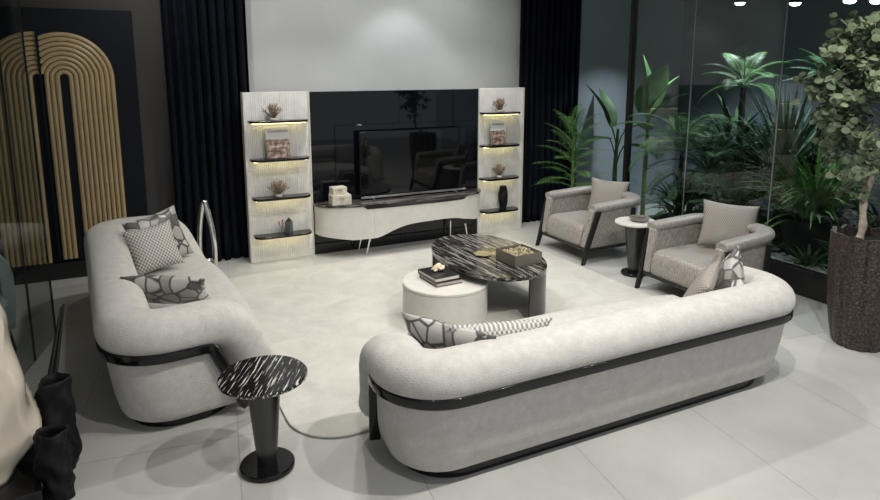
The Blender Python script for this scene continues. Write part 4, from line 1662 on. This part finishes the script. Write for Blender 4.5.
shrub('leafy_bush', 'dark leafy bush behind the bronze planter, deep in the bed', (5.942, 3.181, 0.19), 100, 0.5, 0.05, M['leaf_dark'], 47, 0.35, (0.0, 1.35), (0.3, 1.2), 0.25)

# garden ceiling lamps
for i, (x, y, dz, lb) in enumerate(((6.395, 5.283, 0.0, 'round white ceiling lamp over the planting, leftmost of the four'), (6.194, 4.455, -0.08, 'round white ceiling lamp over the planting, second from the left'),
                               (6.131, 3.859, -0.11, 'round white ceiling lamp over the planting, third from the left'), (6.176, 3.644, -0.13, 'round white ceiling lamp over the planting, rightmost of the four'))):
    t = thing('ceiling_lamp', lb, 'lamp', (x, y, CEIL), 0, 'garden ceiling lamps')
    b0 = -0.60 + dz
    MB().tube([(0, 0, -0.002), (0, 0, b0 + 0.14)], 0.008, 8).build('rod', M['black'], t)
    MB().lathe([(0.03, b0 + 0.14), (0.06, b0 + 0.12), (0.065, b0 + 0.01), (0.058, b0 + 0.01), (0.05, b0 + 0.10)], 24, cap=False).build('lamp_shade', M['black'], t)
    MB().lathe([(0.001, b0 - 0.02), (0.04, b0 - 0.012), (0.054, b0 + 0.008), (0.05, b0 + 0.02)], 24).build('bulb', M['lamp'], t)

# ------------------------------------------------------------------ tall planter with round-leaved tree
pt = thing('planter', 'tall dark bronze ribbed planter holding the round-leaved tree', 'planter', (4.675, 2.615, 0))
pt.scale = (0.97, 0.97, 0.97)
m = MB()
loops = []


def prow(z, R, k):
    row = []
    for j in range(96):
        a = 2 * PI * j / 96
        aw = a + 0.02 * math.sin(17 * z) + 0.012 * math.sin(41 * z)
        f = 0.11 * abs(math.sin(6.0 * aw + 0.5)) ** 0.45 - 0.06
        r = R * (0.965 + f * k)
        row.append((r * math.cos(a), r * math.sin(a), z + (0.02 * abs(math.sin(6.0 * a + 0.5)) if z > 0.8 else 0)))
    return row


for z, R in ((0.002, 0.160), (0.03, 0.175), (0.15, 0.20), (0.3, 0.222), (0.5, 0.238), (0.7, 0.247), (0.845, 0.248)):
    loops.append(prow(z, R, 1.0))
loops.append(prow(0.845, 0.222, 1.0))
loops.append(prow(0.78, 0.215, 1.0))
m.loft(loops)
m.build('planter_body', M['planter'], pt, auto=50)
MB().lathe([(0.195, 0.781), (0.19, 0.795), (0.001, 0.80)], 32, cap=False).build('soil', M['soil'], pt)

tr = thing('round_leaved_tree', 'tall tree with sage green round leaves and crooked trunk in the bronze planter', 'tree', (4.605, 2.65, 0.778))
trunk = [(0.0, 0.0, 0.0), (0.02, -0.01, 0.10), (0.005, 0.0, 0.22), (0.01, 0.0, 0.34), (0.035, -0.02, 0.46), (0.045, -0.025, 0.58), (0.075, -0.04, 0.72), (0.09, -0.05, 0.95), (0.12, -0.07, 1.25), (0.11, -0.06, 1.7)]
MB().tube(smooth_path(trunk, 2), [0.027 - 0.016 * i / 40 + 0.003 * math.sin(i * 1.3) for i in range(len(smooth_path(trunk, 2)))], 10).build('trunk', M['bark'], tr, auto=0)
rr = random.Random(77)
bm2, lm = MB(), MB()


def disc_leaf(c, nrm, r):
    nrm = nrm.normalized()
    a = nrm.cross(Vector((0.3, 0.2, 1))).normalized()
    b = nrm.cross(a)
    vs = [c + nrm * r * 0.12]
    n = 9
    for j in range(n):
        th = 2 * PI * j / n
        vs.append(c + (a * math.cos(th) * 1.0 + b * math.sin(th) * 0.88) * r)
    lm.add(vs, [(0, 1 + j, 1 + (j + 1) % n) for j in range(n)])


RT = Vector((math.sin(math.radians(64)), -math.cos(math.radians(64)), 0))
for i in range(84):
    zb = rr.uniform(0.55, 1.62) if i > 6 else rr.uniform(0.32, 0.55)
    k = min(8, max(0, int(zb / 1.7 * 9)))
    b = Vector(trunk[k]).lerp(Vector(trunk[k + 1]), 0.5)
    b.z = zb
    yw = math.atan2(-RT.y, -RT.x) + rr.gauss(0, 1.3)
    reach = 0.22 if zb < 0.6 else 0.56 * math.sin(PI * min(1, max(0, (zb - 0.35) / 1.45))) ** 0.6
    L_ = reach * rr.uniform(0.45, 1.0)
    d = Vector((math.cos(yw), math.sin(yw), rr.uniform(-0.3, 0.5)))
    mid = b + d * L_ * 0.5 + Vector((0, 0, 0.03))
    tip = b + d * L_ + Vector((0, 0, -0.05 * rr.random()))
    bm2.tube([b, mid, tip], [0.004, 0.0026, 0.0015], 5)
    nlv = int(8 + L_ * 44)
    for q in range(nlv):
        u = rr.uniform(0.3, 1.08)
        c = (b.lerp(mid, u * 2) if u < 0.5 else mid.lerp(tip, u * 2 - 1)) + Vector((rr.gauss(0, 0.03), rr.gauss(0, 0.03), rr.gauss(0, 0.03)))
        nr = Vector((rr.gauss(-0.3, 0.7), rr.gauss(-0.4, 0.7), rr.gauss(0.4, 0.7)))
        disc_leaf(c, nr, rr.uniform(0.019, 0.036))
bm2.build('branches', M['bark'], tr)
lm.build('leaves', M['leaf_euca'], tr, smooth=False)
